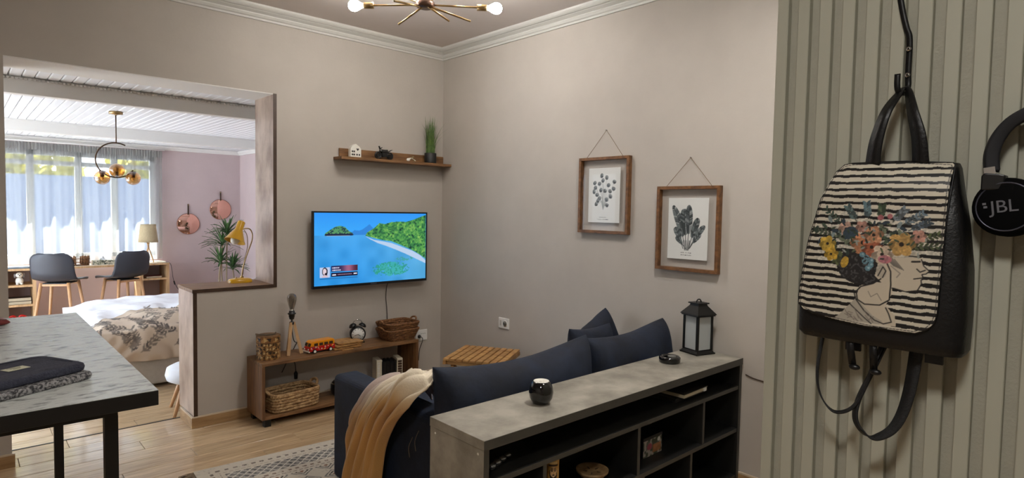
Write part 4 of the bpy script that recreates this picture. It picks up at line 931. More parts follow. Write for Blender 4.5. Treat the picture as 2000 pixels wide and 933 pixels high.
for i in range(4):
    t = thing('metal_bead', 'small shiny metal bead in the console, %s from its left side panel' % ('nearest', 'second', 'third', 'farthest')[i], 'bead', (-1.650+i*.034, -2.575+.012*i, Z1), 0, 'row of metal beads in the console')
    G().lathe([(0, 0), (.010, .001), (.016, .009), (.015, .017), (.008, .022), (0, .023)], n=16).build('body', mat('bead_steel', (150, 150, 152), .2, metal=.9), t); G().tube(arc((0, 0), .0155, 0, 2*PI*11/12, 12, lambda a, c: (a, c, .012)), .002, 5, closed=True).build('band', M_blackm, t)
t = thing('painted_bottle', 'ochre bottle painted with a bearded face in the console', 'bottle', (-1.35, -2.575, Z2))
cv = Cv(90, 110, 2*PI, 1, (186, 142, 70)); nn = smooth_noise(110, 90, 6, 31); cv.m(nn > .6, (206, 166, 92), .6); f0 = 4.1
cv.ell(f0, .70, .62, .14, (30, 20, 14)); cv.ell(f0, .735, .50, .125, (216, 176, 126)); cv.rect(f0-.75, .84, f0+.75, .875, (40, 28, 20)); cv.rect(f0-.6, .885, f0+.6, .93, (222, 196, 140))
for s in (-1, 1): cv.ell(f0+s*.22, .75, .09, .018, (30, 18, 12)); cv.line([(f0+s*.1, .785), (f0+s*.36, .79)], .02, (30, 18, 12))
cv.line([(f0, .755), (f0-.03, .70)], .03, (150, 100, 62)); cv.ell(f0, .665, .2, .018, (30, 20, 14)); cv.ell(f0, .645, .13, .012, (224, 200, 180)); cv.poly([(f0-.4, .66), (f0, .54), (f0+.4, .66), (f0, .62)], (30, 20, 14)); cv.line([(f0, .52), (f0, .1)], .05, (60, 40, 20))
cv.build('body', M_paint, lambda x, y: (.026*np.cos(x), .026*np.sin(x), y*.19), t)
G().lathe([(0, 0), (.0255, 0), (.0255, .001), (0, .001)], n=20).build('base', M_dark, t); G().lathe([(.026, .19), (.022, .194), (.0, .195)], n=20).build('cap', mat('cap_ochre', (150, 112, 56), .4), t)
t = thing('wooden_dish', 'shallow carved wooden dish in the middle console compartment', 'dish', (-1.06, -2.53, Z2))
G().lathe([(0, 0), (.04, 0), (.05, .018), (.066, .034), (.068, .042), (.063, .043), (.03, .034), (0, .032)], n=30).build('bowl', mat('dish_wood', (132, 100, 66), .5, c2=(176, 146, 104), scale=30), t)
for i in range(5): G().obox((.03*math.cos(i*1.256), .03*math.sin(i*1.256), .0350), (.004, .018, .003), (0, 0, i*1.256+1.5)).build('carving', M_dark, t)
t = thing('picture_box', 'dark box with a colourful picture on its side in the console', 'box', (-.66, -2.50, Z2), .02)
G().box(-.075, -.05, 0, .075, .05, .085).build('case', M_black, t, bevel=.002); G().box(-.077, -.052, .078, .077, .052, .092).build('lid', M_black, t)
cv = Cv(60, 36, 15, 8, (90, 92, 84)); nn = smooth_noise(36, 60, 6, 44); cv.m(nn > .55, (160, 150, 140)); cv.m(nn < .35, (60, 66, 50)); cv.rect(7.5, 1, 14, 5, (170, 104, 60), .8); cv.ell(5, 4.6, 2, 1.6, (150, 70, 84)); cv.ell(12.5, 6.6, 1.2, 1, (200, 200, 196))
cv.build('picture', M_print, lambda x, y: (-.075+x/15*.15, np.full_like(x, -.0512), y/8*.077+.001), t)
t = thing('silver_trinket', 'small silver trinket in the lowest console row', 'ornament', (-.815, -2.60, Z3))
G().lathe([(0, 0), (.022, 0), (.02, .006), (.006, .012), (.006, .17), (.012, .178), (.013, .188), (.006, .196), (0, .197)], n=16).build('stem', M_chrome, t)
tag(G().tube(bez([(-.004, -2.66, .585), (-.003, -2.72, .572), (-.003, -2.85, .568), (-.003, -3.05, .572), (-.003, -3.3, .58), (-.003, -3.54, .585)]), .0028, 6).build('wall_cable', M_dark), 'dark cable running along the wall from the console', 'cable')

# ------------------------------------------------------------------ tall table on the left and what lies on it
t = thing('bar_table', 'tall slate-topped table with black edge and square black legs', 'table', (-2.965, -1.47, 0))
TX, TYY = .393, .769
G().box(-TX, -TYY, .858, TX, TYY, .8985).build('table_top', M_black, t, bevel=.001, seg=1)
G().box(-TX+.0005, -TYY+.0005, .8985, TX-.0005, TYY-.0005, .9).build('slate_surface', M_slate, t)
for y in (-.68, .52):
    for s in (-1, 1): G().box(s*.295-.0155, y-.0155, 0, s*.295+.0155, y+.0155, .828).build('leg', M_blackm, t)
    G().box(-.31, y-.0155, .828, .31, y+.0155, .858).build('cross_bar', M_blackm, t)
def folded(name, label, c, rz, a, b, z0, hgt, m, cat):
    t = thing(name, label, cat, (c[0], c[1], z0), rz); n = 2
    prof = [(a*.96, 0), (a, hgt*.12), (a*1.01, hgt*.5), (a, hgt*.88), (a*.95, hgt)]
    def f(u, v):
        p = u*2*PI; e = .22; ca, sa = math.cos(p), math.sin(p); k = [(.97, 0), (1, .15), (1.012, .5), (1, .85), (.965, 1), (.8, 1.02), (.4, 1.0), (.02, 1.0)]
        i = v*(len(k)-1); j = min(int(i), len(k)-2); r = k[j][0]+(k[j+1][0]-k[j][0])*(i-j); z = k[j][1]+(k[j+1][1]-k[j][1])*(i-j)
        x = a*r*math.copysign(abs(ca)**e, ca); y = b*r*math.copysign(abs(sa)**e, sa)
        return (x, y, hgt*z*(1+.03*math.sin(x*40+y*23)+.03*math.sin(y*60)))
    G().grid(f, 72, 22, closeu=True).build('folded_cloth', m, t); return t
t = folded('boucle_mat', 'folded grey boucle cloth under the navy one on the table', (-2.896, -1.992), .464, .190, .105, .9, .02, M_boucle, 'cloth')
t = folded('folded_towel', 'folded navy cotton towel with frayed edge on the table', (-2.900, -1.968), .464, .178, .105, .921, .024, M_towel, 'towel')
g = G(); random.seed(12)
for i in range(150):
    x = -.17+.335*i/150; g.tube([(x, .1, .02), (x+random.gauss(0, .004), .112+random.random()*.006, .018), (x+random.gauss(0, .006), .116+random.random()*.006, .008)], .0013, 4)
o = g.build('frayed_edge', M_towel, t); o['kind'] = 'stuff'
G().tube([(-.17, .085, .0245), (.12, .085, .0245), (.15, .07, .0245), (.16, -.06, .0245)], .0012, 4).build('seam', M_towel, t)
lb = G().obox((.045, -.004, .0255), (.055, .034, .001), (0, 0, .02)).build('label_patch', mat('label_cloth', (196, 194, 170), .8), t)
for i in range(3): G().obox((.045, .006-i*.008, .0263), (.034-.008*i, .0025, .0005), (0, 0, .02)).build('label_line', mat('label_ink', (120, 120, 104), .8), lb)
t = thing('red_pouch', 'dark red leather pouch at the far end of the slate table', 'pouch', (-2.885, -.87, .9), .1)
G().pillow(Matrix.Translation((0, 0, .014))@Matrix.Rotation(PI/2, 4, 'X'), .13, .026, .09, 5, 5, .02).build('case', M_dkred, t, merge=True); G().tube(bez([(-.055, -.03, .026), (0, -.032, .029), (.055, -.028, .024)]), .0016, 5).build('zip', M_dark, t)

# ------------------------------------------------------------------ backpack and headphones on the slat wall
hk = thing('wall_hook', 'long black metal hook with two screws on the slat wall', 'hook', (PXX-.008, -3.785, 1.69))
G().ribbon(bez([(-.003, .022, .10), (-.004, .014, .06), (-.004, .008, .035), (-.003, .003, .015), (-.003, .003, -.04), (-.004, .002, -.062), (-.022, .004, -.078), (-.034, .009, -.070), (-.034, .010, -.045)], 40), (0, 1, .0), .0085, .003).build('hook_strip', M_blackm, hk)
for z in (0, -.043): 
    o = G().lathe([(0, 0), (.0042, 0), (.0038, .0018), (0, .002)], (-.0055, .003, z), 12, (-1, 0, 0)).build('screw', M_chrome, hk); G().lathe([(0, 0), (.0016, 0), (0, .0005)], (-.0075, .003, z), 8, (-1, 0, 0)).build('screw_recess', M_black, o)
BX = -1.875                                           # plane of the flap
t = thing('backpack', 'black backpack with a striped flap printed with a flower-crowned woman', 'backpack', (PXX-.05, -3.77, 1.2)); ox, oy, oz = PXX-.05, -3.77, 1.2
def loc3(x, y, z): return (x-ox, y-oy, z-oz)
# body: stacked rounded sections, wider and deeper at the bottom
secs = [(1.197, -3.652, -3.886, -1.864), (1.205, -3.645, -3.890, -1.868), (1.26, -3.645, -3.892, -1.870), (1.33, -3.652, -3.890, -1.868), (1.40, -3.668, -3.882, -1.862), (1.455, -3.69, -3.872, -1.850), (1.488, -3.71, -3.866, -1.835), (1.496, -3.72, -3.862, -1.82)]
def bodyf(u, v):
    k = v*(len(secs)-1); i = min(int(k), len(secs)-2); f = k-i; z, ya, yb, xf = [secs[i][q]+(secs[i+1][q]-secs[i][q])*f for q in range(4)]
    p = u*2*PI; e = .35; ca, sa = math.cos(p), math.sin(p); xb = PXX-.010; xm, ym = (xf+xb)/2, (ya+yb)/2
    return loc3(xm+(xb-xf)/2*math.copysign(abs(ca)**e, ca), ym+(ya-yb)/2*math.copysign(abs(sa)**e, sa), z)
g = G(); g.grid(bodyf, 48, 36, closeu=True)
for v in (0, 1): g.add([bodyf(i/48, v) for i in range(48)], [tuple(range(48))])
g.build('body', M_leather, t, merge=True)
for y0, y1 in ((-3.722, -3.745), (-3.838, -3.862)): G().box(*loc3(-1.845, y1, 1.180), *loc3(-1.838, y0, 1.21)).build('base_tab', M_leather, t)
# flap
FY0, FY1, FZ0, FZ1 = -3.648, -3.868, 1.222, 1.500; FW, FH = FY0-FY1, FZ1-FZ0
out = [(-3.709, 1.4965), (-3.72, 1.499), (-3.758, 1.4995), (-3.80, 1.499), (-3.863, 1.4935), (-3.8655, 1.49), (-3.862, 1.406), (-3.859, 1.321), (-3.857, 1.262), (-3.853, 1.246), (-3.845, 1.236), (-3.83, 1.229), (-3.77, 1.229), (-3.715, 1.234), (-3.675, 1.240), (-3.660, 1.245), (-3.652, 1.253), (-3.651, 1.265), (-3.656, 1.315), (-3.664, 1.365), (-3.682, 1.437), (-3.70, 1.485)]
poly = [((FY0-a)/FW*100, (b_-FZ0)/FH*127) for a, b_ in out]
cv = Cv(270, 340, 100, 127, (206, 198, 180)); X, Y = cv.X, cv.Y; n1 = smooth_noise(340, 270, 12, 51); n2 = smooth_noise(340, 270, 5, 52); n3 = smooth_noise(340, 270, 3, 53)
per = 5.15; ph = (Y+.018*(X-50)+1.1*(n1-.5)) % per; wdt = 2.05+.75*(1-Y/127)+.5*(n2-.5)
blk = (18, 16, 17); cv.m((np.abs(ph-per/2) < wdt/2), blk)
# figure: a woman in profile facing right under a crown of flowers
skin = (196, 184, 164); ink = (34, 32, 33)
cv.poly([(28, 6), (33, 10), (40, 19), (44, 24), (46, 33), (50, 36), (66, 38), (68, 31), (64, 21), (67, 17), (70, 14), (71, 6)], skin)
cv.poly([(28, 6), (33, 10), (40, 19), (44, 24), (47, 21), (56, 12), (62, 9), (60, 6)], (170, 162, 148)); 
cv.ell(45, 46, 15.5, 11.5, (28, 27, 29), -.25); cv.ell(42, 49, 13, 11, (34, 33, 35), -.25); cv.m(cv.inside([(30, 40), (32, 55), (60, 58), (62, 40), (50, 34)]) & (n3 > .68), (96, 94, 94), .6)
cv.poly([(59, 58), (70, 60), (82, 60.5), (84.5, 56), (86, 51.5), (89.5, 48.0), (87.5, 46), (85.2, 45.4), (86, 42.8), (84.8, 41.3), (85.2, 38.8), (83, 33.5), (76, 32), (68, 34), (62, 36), (56, 42)], skin)
cv.line([(84.5, 56), (86, 51.5), (89.5, 48.0), (87.5, 46), (85.2, 45.4), (86, 42.8), (84.8, 41.3), (85.2, 38.8), (83, 33.8), (76, 32.2), (68, 34)], .7, ink); cv.line([(85.5, 43), (80.5, 41.8)], .8, ink); cv.line([(82, 49), (84, 47), (87, 48.6)], .8, ink)
cv.line([(79, 54), (83.5, 54.4)], 1.3, ink); cv.line([(77, 58), (84, 57.5)], .9, ink); cv.line([(66, 50), (72, 45), (70, 42)], .8, (150, 140, 128))
cv.ell(60, 45.5, 3.4, 4.8, (176, 166, 150), .2); cv.line([(58, 42), (61, 49), (63, 46), (61, 41)], .7, ink)
cv.line([(62, 55), (66, 46), (66.5, 36), (66, 25), (60, 20.5), (50, 20), (45, 23), (44, 29), (47, 33), (55, 36), (60, 40)], .9, ink)
cv.line([(42, 30), (44, 23), (50, 15), (57, 9), (63, 7), (68, 9), (66, 15), (64, 19)], .8, ink); cv.line([(40, 19), (50, 10), (55, 6)], .7, ink); cv.line([(52, 30), (54, 26), (58, 29), (61, 24)], .4, (120, 112, 104))
for i in range(16):
    x = 34+random.Random(i).random()*20; cv.line([(x, 8+random.Random(i+40).random()*8), (x+3, 6+random.Random(i+80).random()*7)], .5, (120, 112, 104))
for i in range(6): cv.line([(60+i*1.6, 58-i*.6), (68+i*1.2, 50-i*.5)], .5, (90, 84, 80))
rd = random.Random(17)
def sprig(x, y, ang, L, col, n=6):
    ex, ey = x+L*math.cos(ang), y+L*math.sin(ang); cv.line([(x, y), (ex, ey)], .6, (40, 52, 44))
    for i in range(n):
        q = (i+1)/n; 
        for s in (-1, 1): cv.leaf(x+(ex-x)*q, y+(ey-y)*q, 3.6, 1.7, ang+s*.8, [col, tuple(int(c_*.7) for c_ in col)][rd.randrange(2)])
for a in ((30, 70, 2.9, 18, (86, 100, 78)), (34, 78, 2.4, 18, (66, 82, 70)), (42, 82, 2.1, 12, (92, 116, 116)), (50, 84, 1.7, 11, (96, 124, 132)), (58, 84, 1.5, 9, (74, 96, 70)), (66, 82, .9, 11, (120, 132, 140)), (72, 80, .6, 14, (104, 122, 134)), (76, 76, .5, 13, (84, 100, 116)), (78, 68, .35, 16, (92, 104, 60)), (74, 64, .1, 18, (86, 98, 62)), (30, 64, -2.6, 10, (104, 112, 64)), (32, 60, -1.9, 10, (96, 106, 62))): sprig(*a)
for i in range(70):
    x = 50+rd.gauss(0, 15); y = 71+rd.gauss(0, 5.5); cv.leaf(x, y, 5.5, 2.6, rd.random()*6.28, rd.choice([(50, 64, 56), (74, 92, 72), (44, 60, 74), (110, 120, 96), (64, 84, 60), (124, 140, 140)]))
def flower(x, y, r, col, cen=(40, 30, 26), n=6):
    d = tuple(int(c_*.78) for c_ in col); li = tuple(min(255, int(c_*1.16)) for c_ in col)
    for k in range(n):
        a = 2*PI*k/n+rd.random()*.4; cv.ell(x+r*.58*math.cos(a), y+r*.58*math.sin(a), r*.55, r*.46, (d, col, li)[k % 3], a)
    cv.ell(x, y, r*.5, r*.5, col); cv.ell(x, y, r*.2, r*.2, cen)
flower(47, 66, 8, (190, 122, 80)); flower(53, 63, 6.5, (176, 92, 60)); flower(54, 72, 6, (186, 128, 90)); flower(72, 66, 8, (186, 142, 72)); flower(60, 58, 6.5, (200, 176, 150)); cv.ell(62, 54.5, 4.5, 3, (186, 112, 120)); flower(35, 76, 5, (190, 150, 130)); cv.ell(38, 73, 5.5, 4.5, (52, 70, 84), .6)
flower(22, 64, 5.6, (196, 158, 52)); flower(25, 56, 4.8, (196, 152, 40)); cv.ell(35, 50.5, 2.6, 4.4, (206, 160, 44), -.3); flower(82, 72, 4.4, (184, 128, 110)); flower(46, 78, 4, (170, 120, 104)); cv.ell(58, 85, 2, 2, (170, 90, 96)); cv.ell(64, 86, 1.8, 1.8, (180, 100, 104))
for x, y in ((47, 57), (50, 55), (53, 53), (49, 52), (53, 49.5), (51, 47)): cv.ell(x, y, 2, 2, (96, 140, 156)); cv.ell(x+.5, y+.4, .8, .8, (150, 186, 196))
for i in range(60):
    x = 48+rd.gauss(0, 17); y = 70+rd.gauss(0, 7.5); cv.leaf(x, y, rd.uniform(2.5, 4.5), 1.4, rd.random()*6.28, rd.choice([(44, 56, 48), (66, 82, 60), (40, 52, 62), (96, 104, 74), (54, 72, 52), (150, 156, 146)]))
fm = cv.inside([(14, 48), (14, 76), (30, 92), (70, 92), (96, 80), (96, 58), (66, 56), (58, 46), (40, 44)])
gr = cv.c.mean(-1, keepdims=True); cv.c = np.where(fm[..., None], (gr+(cv.c-gr)*.82)*(.82+.3*n3[..., None]), cv.c)
cx_, cy_ = 52.0, 62.0; ins = [(cx_+(x-cx_)*.975, cy_+(y-cy_)*.98) for x, y in poly]
for i in range(len(ins)):
    (x0, y0), (x1, y1) = ins[i], ins[(i+1) % len(ins)]; nseg = max(1, int(math.hypot(x1-x0, y1-y0)/2.2))
    for k in range(nseg): cv.line([(x0+(x1-x0)*(k+.1)/nseg, y0+(y1-y0)*(k+.1)/nseg), (x0+(x1-x0)*(k+.75)/nseg, y0+(y1-y0)*(k+.75)/nseg)], .5, (36, 34, 34))
keep = cv.inside(poly)
def flapf(x, y):
    yy = FY0-x/100*FW; zz = FZ0+y/127*FH; k = np.clip((zz-1.44)/.06, 0, 1); s_ = (yy-(FY0+FY1)/2)/(FW/2)
    return (BX-.001+.030*k**2+.004*s_*s_-ox, yy-oy, zz-oz)
o = cv.build('flap', M_flap, flapf, t, keep=keep, solid=.0022)
# black piping round the flap
def fp(a, b_): k = min(1, max(0, (b_-1.44)/.06)); s_ = (a-(FY0+FY1)/2)/(FW/2); return loc3(BX+.0005+.030*k*k+.004*s_*s_, a, b_)
G().tube([fp(a, b_) for a, b_ in out], .0013, 6, closed=True).build('flap_binding', M_leather, t)
# carrying handle over the hook
hp_ = bez([loc3(-1.848, -3.752, 1.495), loc3(-1.852, -3.757, 1.535), loc3(-1.848, -3.768, 1.58), loc3(-1.822, -3.778, 1.612), loc3(-1.818, -3.785, 1.6195), loc3(-1.822, -3.792, 1.612), loc3(-1.848, -3.806, 1.575), loc3(-1.853, -3.817, 1.535), loc3(-1.848, -3.82, 1.495)], 48)
nh = len(hp_); G().ribbon(hp_, [Vector((.25+.5*abs(math.sin(PI*i/nh)), 1.0 if i < nh/2 else 1.0, .35 if i < nh/2 else -.35)) for i in range(nh)], [.024-.013*math.sin(PI*i/(nh-1))**3 for i in range(nh)], .003).build('carry_handle', M_leather, t)
# shoulder straps hanging in loops
s1 = bez([loc3(-1.83, -3.683, 1.215), loc3(-1.845, -3.678, 1.139), loc3(-1.85, -3.686, 1.095), loc3(-1.855, -3.71, 1.071), loc3(-1.855, -3.737, 1.081), loc3(-1.85, -3.753, 1.111), loc3(-1.845, -3.768, 1.166), loc3(-1.83, -3.780, 1.215)], 56)
G().ribbon(s1, [Vector((.85, .55, .1)) for _ in s1], [.015-.006*math.sin(PI*i/(len(s1)-1)) for i in range(len(s1))], .0025).build('shoulder_strap', M_webbing, t)
s2 = bez([loc3(-1.83, -3.786, 1.215), loc3(-1.84, -3.766, 1.155), loc3(-1.85, -3.748, 1.10), loc3(-1.855, -3.746, 1.066), loc3(-1.857, -3.762, 1.046), loc3(-1.857, -3.783, 1.047), loc3(-1.85, -3.805, 1.072), loc3(-1.84, -3.818, 1.125), loc3(-1.83, -3.825, 1.215)], 64)
G().ribbon(s2, [Vector((.5, .9*(i/(len(s2)-1))+.35, .0)) for i in range(len(s2))], [.012+.012*max(0, i/(len(s2)-1)-.45)*1.6 for i in range(len(s2))], .0025).build('shoulder_strap', M_webbing, t)
for (a, b_), (a1, b1) in (((-3.731, 1.215), (-3.740, 1.160)), ((-3.768, 1.215), (-3.772, 1.158))):
    o = G().ribbon([loc3(-1.858, a, b_), loc3(-1.862, (a+a1)/2, (b_+b1)/2), loc3(-1.862, a1, b1)], (0, 1, 0), .011, .003).build('pull_strap', M_leather, t); G().ball(loc3(-1.862, a1-.003, b1-.004), (.006, .009, .005), 12, 8).build('strap_end', M_black, o)
# headphones
t = thing('headphones', 'black over-ear headphones hanging on the slat wall', 'headphones', (-1.80, -3.955, 1.43)); ox, oy, oz = -1.80, -3.955, 1.43
band = bez([loc3(-1.815, -3.905, 1.478), loc3(-1.812, -3.9025, 1.507), loc3(-1.81, -3.9105, 1.535), loc3(-1.81, -3.927, 1.556), loc3(-1.81, -3.955, 1.568), loc3(-1.81, -3.985, 1.56), loc3(-1.812, -4.01, 1.53), loc3(-1.815, -4.02, 1.478)], 42)
G().ribbon(band, [Vector((1, .25 if i < len(band)/2 else -.25, 0)) for i in range(len(band))], .03, .018).build('headband', mat('band_fabric', (20, 20, 24), .75, var=.1, scale=200), t, bevel=.003)
for yc, s in ((-3.927, 1), (-4.02, -1)):
    c = Vector(loc3(-1.825, yc, 1.427)); nx = Vector((-1, .12*s, .05))
    cup = G().lathe([(0, -.03), (.03, -.03), (.04, -.024), (.0435, -.012), (.0435, .002), (.040, .009), (.036, .0115), (0, .0115)], c, 36, nx).build('ear_cup', mat('matt_ear_cup', (9, 9, 10), .8, spec=.06), t)
    qm = nx.to_track_quat('Z', 'Y').to_matrix(); G().tube([c+nx.normalized()*.0112+qm@Vector((.0355*math.cos(2*PI*k/40), .0355*math.sin(2*PI*k/40), 0)) for k in range(40)], .0011, 6, closed=True).build('ring', mat('ring_grey', (96, 98, 112), .3, metal=.7), cup)
    yo = yc+(.019 if s > 0 else -.002)
    G().prism([(-.013, .0), (.013, 0), (.016, .022), (.009, .024), (-.009, .026), (-.013, .022)], lambda a, b_, d: loc3(d, yo-.0-a*1.0, 1.452+b_), -1.834, -1.808).build('yoke', M_black, t, bevel=.002)
    G().obox(loc3(-1.818, yc+(.0225 if s > 0 else .0), 1.480), (.026, .014, .013), (-.15, 0, 0)).build('hinge', M_chrome, t)
    if s > 0:
        M_ = Matrix.Translation(c+nx.normalized()*.0122)@nx.to_track_quat('Z', 'Y').to_matrix().to_4x4()@Matrix.Rotation(.14, 4, 'Z')
        text('logo_lettering', 'JBL', .026, mat('logo_grey', (104, 104, 110), .4), cup, M_@Matrix.Translation((-.001, 0, 0)), .0003)
        o = G(); 
        for a, b_ in ((-.0265, .0055), (-.0255, .0005)): o.add([M_@Vector(q) for q in ((a, b_, 0), (a+.0045, b_, 0), (a+.0045, b_+.0032, 0), (a, b_+.0032, 0), (a, b_, .0006), (a+.0045, b_, .0006), (a+.0045, b_+.0032, .0006), (a, b_+.0032, .0006))], [(0, 3, 2, 1), (4, 5, 6, 7), (0, 1, 5, 4), (1, 2, 6, 5), (2, 3, 7, 6), (3, 0, 4, 7)])
        o.build('logo_mark', MATS['logo_grey'], cup)
hk = thing('headphone_peg', 'black peg carrying the headphones on the slat wall', 'peg', (PXX-.008, -3.958, 1.555)); G().cyl((0, 0, 0), (-.045, 0, 0), .006, n=12).build('rod', M_blackm, hk); G().lathe([(0, 0), (.009, 0), (.009, .003), (0, .003)], (-.045, 0, 0), 14, (-1, 0, 0)).build('knob', M_blackm, hk)

# ------------------------------------------------------------------ bedroom: bed
t = thing('bed', 'double bed with grey-beige box base beyond the half wall', 'bed', (-1.15, 2.25, FB)); bx, by = -1.15, 2.25
BX0, BX1, BY0, BY1 = -2.20, -.06, 1.46, 3.02
G().box(BX0-bx+.02, BY0-by, .03, BX1-bx, BY1-by, .34).build('box_base', M_boxbed, t, bevel=.012, seg=2)
G().box(BX0-bx+.03, BY0-by+.01, .345, BX1-bx, BY1-by-.01, .50).build('mattress', M_linen, t, bevel=.04, seg=3)
for x in (BX0+.1, BX1-.1):
    for y in (BY0+.1, BY1-.1): G().box(x-bx-.03, y-by-.03, 0, x-bx+.03, y-by+.03, .03).build('foot', M_black, t)
G().box(BX1-bx+.002, BY0-by, 0, BX1-bx+.05, BY1-by, .8).build('headboard', M_boxbed, t, bevel=.015, seg=2)
t = thing('duvet', 'white duvet with a beige leaf-printed border spread over the bed', 'duvet', (bx, by, FB))
X0, X1, Y0, Y1 = BX0-.2, BX1-.05, BY0-.30, BY1+.2
cv = Cv(300, 260, X1-X0, Y1-Y0, (234, 235, 240)); X = cv.X+X0; Y = cv.Y+Y0; nn = smooth_noise(260, 300, 11, 61); n2 = smooth_noise(260, 300, 28, 62)
bnd = 2.10-.55*np.clip((-1.75-X)/.5, 0, 1.4)**1.5+.05*(n2-.5); cv.m(Y < bnd, (198, 180, 160))
rd = random.Random(23); inkc = [(112, 102, 94), (132, 121, 110), (92, 84, 78)]
for i in range(95):
    sx = rd.uniform(.15, 1.5); sy = rd.uniform(.07, .92)
    if sy+Y0 > 2.04-.55*max(0, (-1.72-(sx+X0))/.5)**1.5: continue
    an = rd.uniform(.2, 2.9); L = rd.uniform(.09, .17); ex, ey = sx+L*math.cos(an), sy+L*math.sin(an); cv.line([(sx, sy), (ex, ey)], .006, inkc[0])
    for k in range(5):
        q = (k+.6)/5
        for s in (-1, 1): cv.leaf(sx+(ex-sx)*q, sy+(ey-sy)*q, rd.uniform(.035, .06), .016, an+s*.75, rd.choice(inkc))
tz0 = .535
hgt = np.full_like(X, tz0)+.035*np.sin(np.clip((X-BX0)/(BX1-BX0), 0, 1)*PI)**.5*np.sin(np.clip((Y-BY0)/(BY1-BY0), 0, 1)*PI)**.5+(nn-.5)*.018+(n2-.5)*.04+.008*np.sin(9*X+14*Y+8*n2)
ex = np.clip(BX0-X, 0, 1); ey0 = np.clip(BY0-Y, 0, 1); ey1 = np.clip(Y-BY1, 0, 1); drop = np.maximum(np.maximum(ex, ey0), ey1)
fold = .012*np.sin(X*26+3*n2*6)*np.clip(ey0/.2, 0, 1)
Zd = hgt-drop-.03*np.exp(-((np.minimum(np.minimum(X-BX0, Y-BY0), BY1-Y))/.05)**2); Xd = np.where(X < BX0, BX0-.03+.02*(n2-.5), X); Yd = np.where(Y < BY0, BY0-.03-.02*np.sin(np.clip(ey0/.3, 0, 1)*PI)+fold, np.where(Y > BY1, BY1+.03, Y))
Zd = np.maximum(Zd, .24)
o = cv.build('cover', M_duvet, lambda x, y: (Xd-bx, Yd-by, Zd), t); k = o.modifiers.new('solid', 'SOLIDIFY'); k.thickness = .012; k.offset = 0
# ------------------------------------------------------------------ desk under the window
DZ = .668
t = thing('writing_desk', 'long pale desk board under the bedroom window', 'desk', (-1.96, 4.55, DZ)); G().box(-.95, -.215, -.022, .94, .185, 0).build('board', M_desk, t, bevel=.002, seg=1); G().box(-.95, -.218, -.022, .94, -.215, 0).build('edge_band', M_pine, t)
def unit(label, x0, x1, shelves):
    t = thing('shelf_unit', label, 'shelf unit', ((x0+x1)/2, 4.55, FB), 0, 'shelf units under the desk'); w = (x1-x0)/2; hh = DZ-.022-FB
    for x in (-w, w-.03): G().box(x, -.2, 0, x+.03, .17, hh).build('side_panel', M_pine, t)
    G().box(-w+.03, .162, 0, w-.03, .17, hh).build('back_panel', M_wallb, t)
    for z in shelves+[.05]: G().box(-w+.03, -.2, z-FB-.022 if z > .06 else .0, w-.03, .162, z-FB if z > .06 else .03).build('shelf', M_pine, t)
unit('pale wooden shelf unit left under the desk holding the dog figurine', -2.66, -2.335, [.487, .272]); unit('pale wooden shelf unit right under the desk below the table lamp', -1.335, -1.02, [.483])
t = thing('dog_figurine', 'white dog figurine with grey ears in the left shelf unit', 'figurine', (-2.475, 4.42, .487)); G().ball((0, 0, .04), (.036, .034, .042), 18, 12).build('body', M_ceramic, t); hd = G().ball((0, -.008, .108), (.034, .032, .03), 18, 12).build('head', M_ceramic, t)
gy = mat('grey_glaze', (120, 116, 120), .4)
for s in (-1, 1): G().ball((s*.037, -.004, .10), (.013, .012, .026), 10, 8).build('ear', gy, hd); G().ball((s*.012, -.037, .115), .005, 8, 6).build('eye', M_black, hd); G().ball((s*.018, -.03, .012), (.014, .02, .013), 10, 8).build('paw', M_ceramic, t)
G().ball((0, -.041, .104), .006, 8, 6).build('nose', M_black, hd)
M_cov2 = mat('brown_cover', (70, 54, 42), .5)
book('brown book at the bottom of the pile in the left shelf unit', (-2.475, 4.46, .272), (.20, .15, .035), 0, M_cov2, M_page); book('brown book on top of the pile in the left shelf unit', (-2.48, 4.46, .308), (.20, .15, .036), .04, M_cov2, M_page); book('dark red book lying in the right shelf unit', (-1.18, 4.46, .483), (.17, .14, .022), 0, M_dkred, M_page)
t = thing('red_bow', 'bright red ribbon bow at the bottom of the left shelf unit', 'bow', (-2.50, 4.42, FB+.03))
for s in (-1, 1): G().tube(bez([(0, 0, .17), (s*.03, -.01, .215), (s*.07, -.01, .20), (s*.065, 0, .165), (0, 0, .17)], 18), .012, 8).build('loop', M_red, t)
G().ball((0, -.008, .172), .018, 12, 8).build('knot', M_red, t); G().box(-.06, -.05, 0, .06, .07, .155).build('parcel', M_dkred, t, bevel=.006)
t = thing('stick_basket', 'brown basket of upright sticks on the desk between the chairs', 'basket', (-1.937, 4.50, DZ)); random.seed(6)
for i in range(34):
    p = 2*PI*i/34; ca, sa = math.cos(p), math.sin(p); x, y = .1*math.copysign(abs(ca)**.5, ca), .06*math.copysign(abs(sa)**.5, sa); G().cyl((x, y, 0), (x*1.02, y*1.02, .10+random.uniform(-.006, .012)), .0085, .0075, 7).build('stick', M_wicker, t)
G().box(-.09, -.05, .0, .09, .05, .01).build('base', M_wickdark, t)
for z in (.03, .075): G().tube([(.112*math.copysign(abs(math.cos(q))**.5, math.cos(q)), .072*math.copysign(abs(math.sin(q))**.5, math.sin(q)), z) for q in [2*PI*k/36+.01 for k in range(36)]], .003, 5, closed=True).build('binding', M_wickdark, t)
t = thing('tissue_box', 'leaf-patterned tissue box on the desk beside the stick basket', 'tissue box', (-1.69, 4.50, DZ)); cv = Cv(70, 24, 22, 5, (196, 190, 170)); rd = random.Random(3)
for i in range(60): cv.leaf(rd.uniform(0, 22), rd.uniform(0, 5), 2.2, .8, rd.random()*6, rd.choice([(70, 80, 66), (120, 124, 100), (52, 58, 56)]))
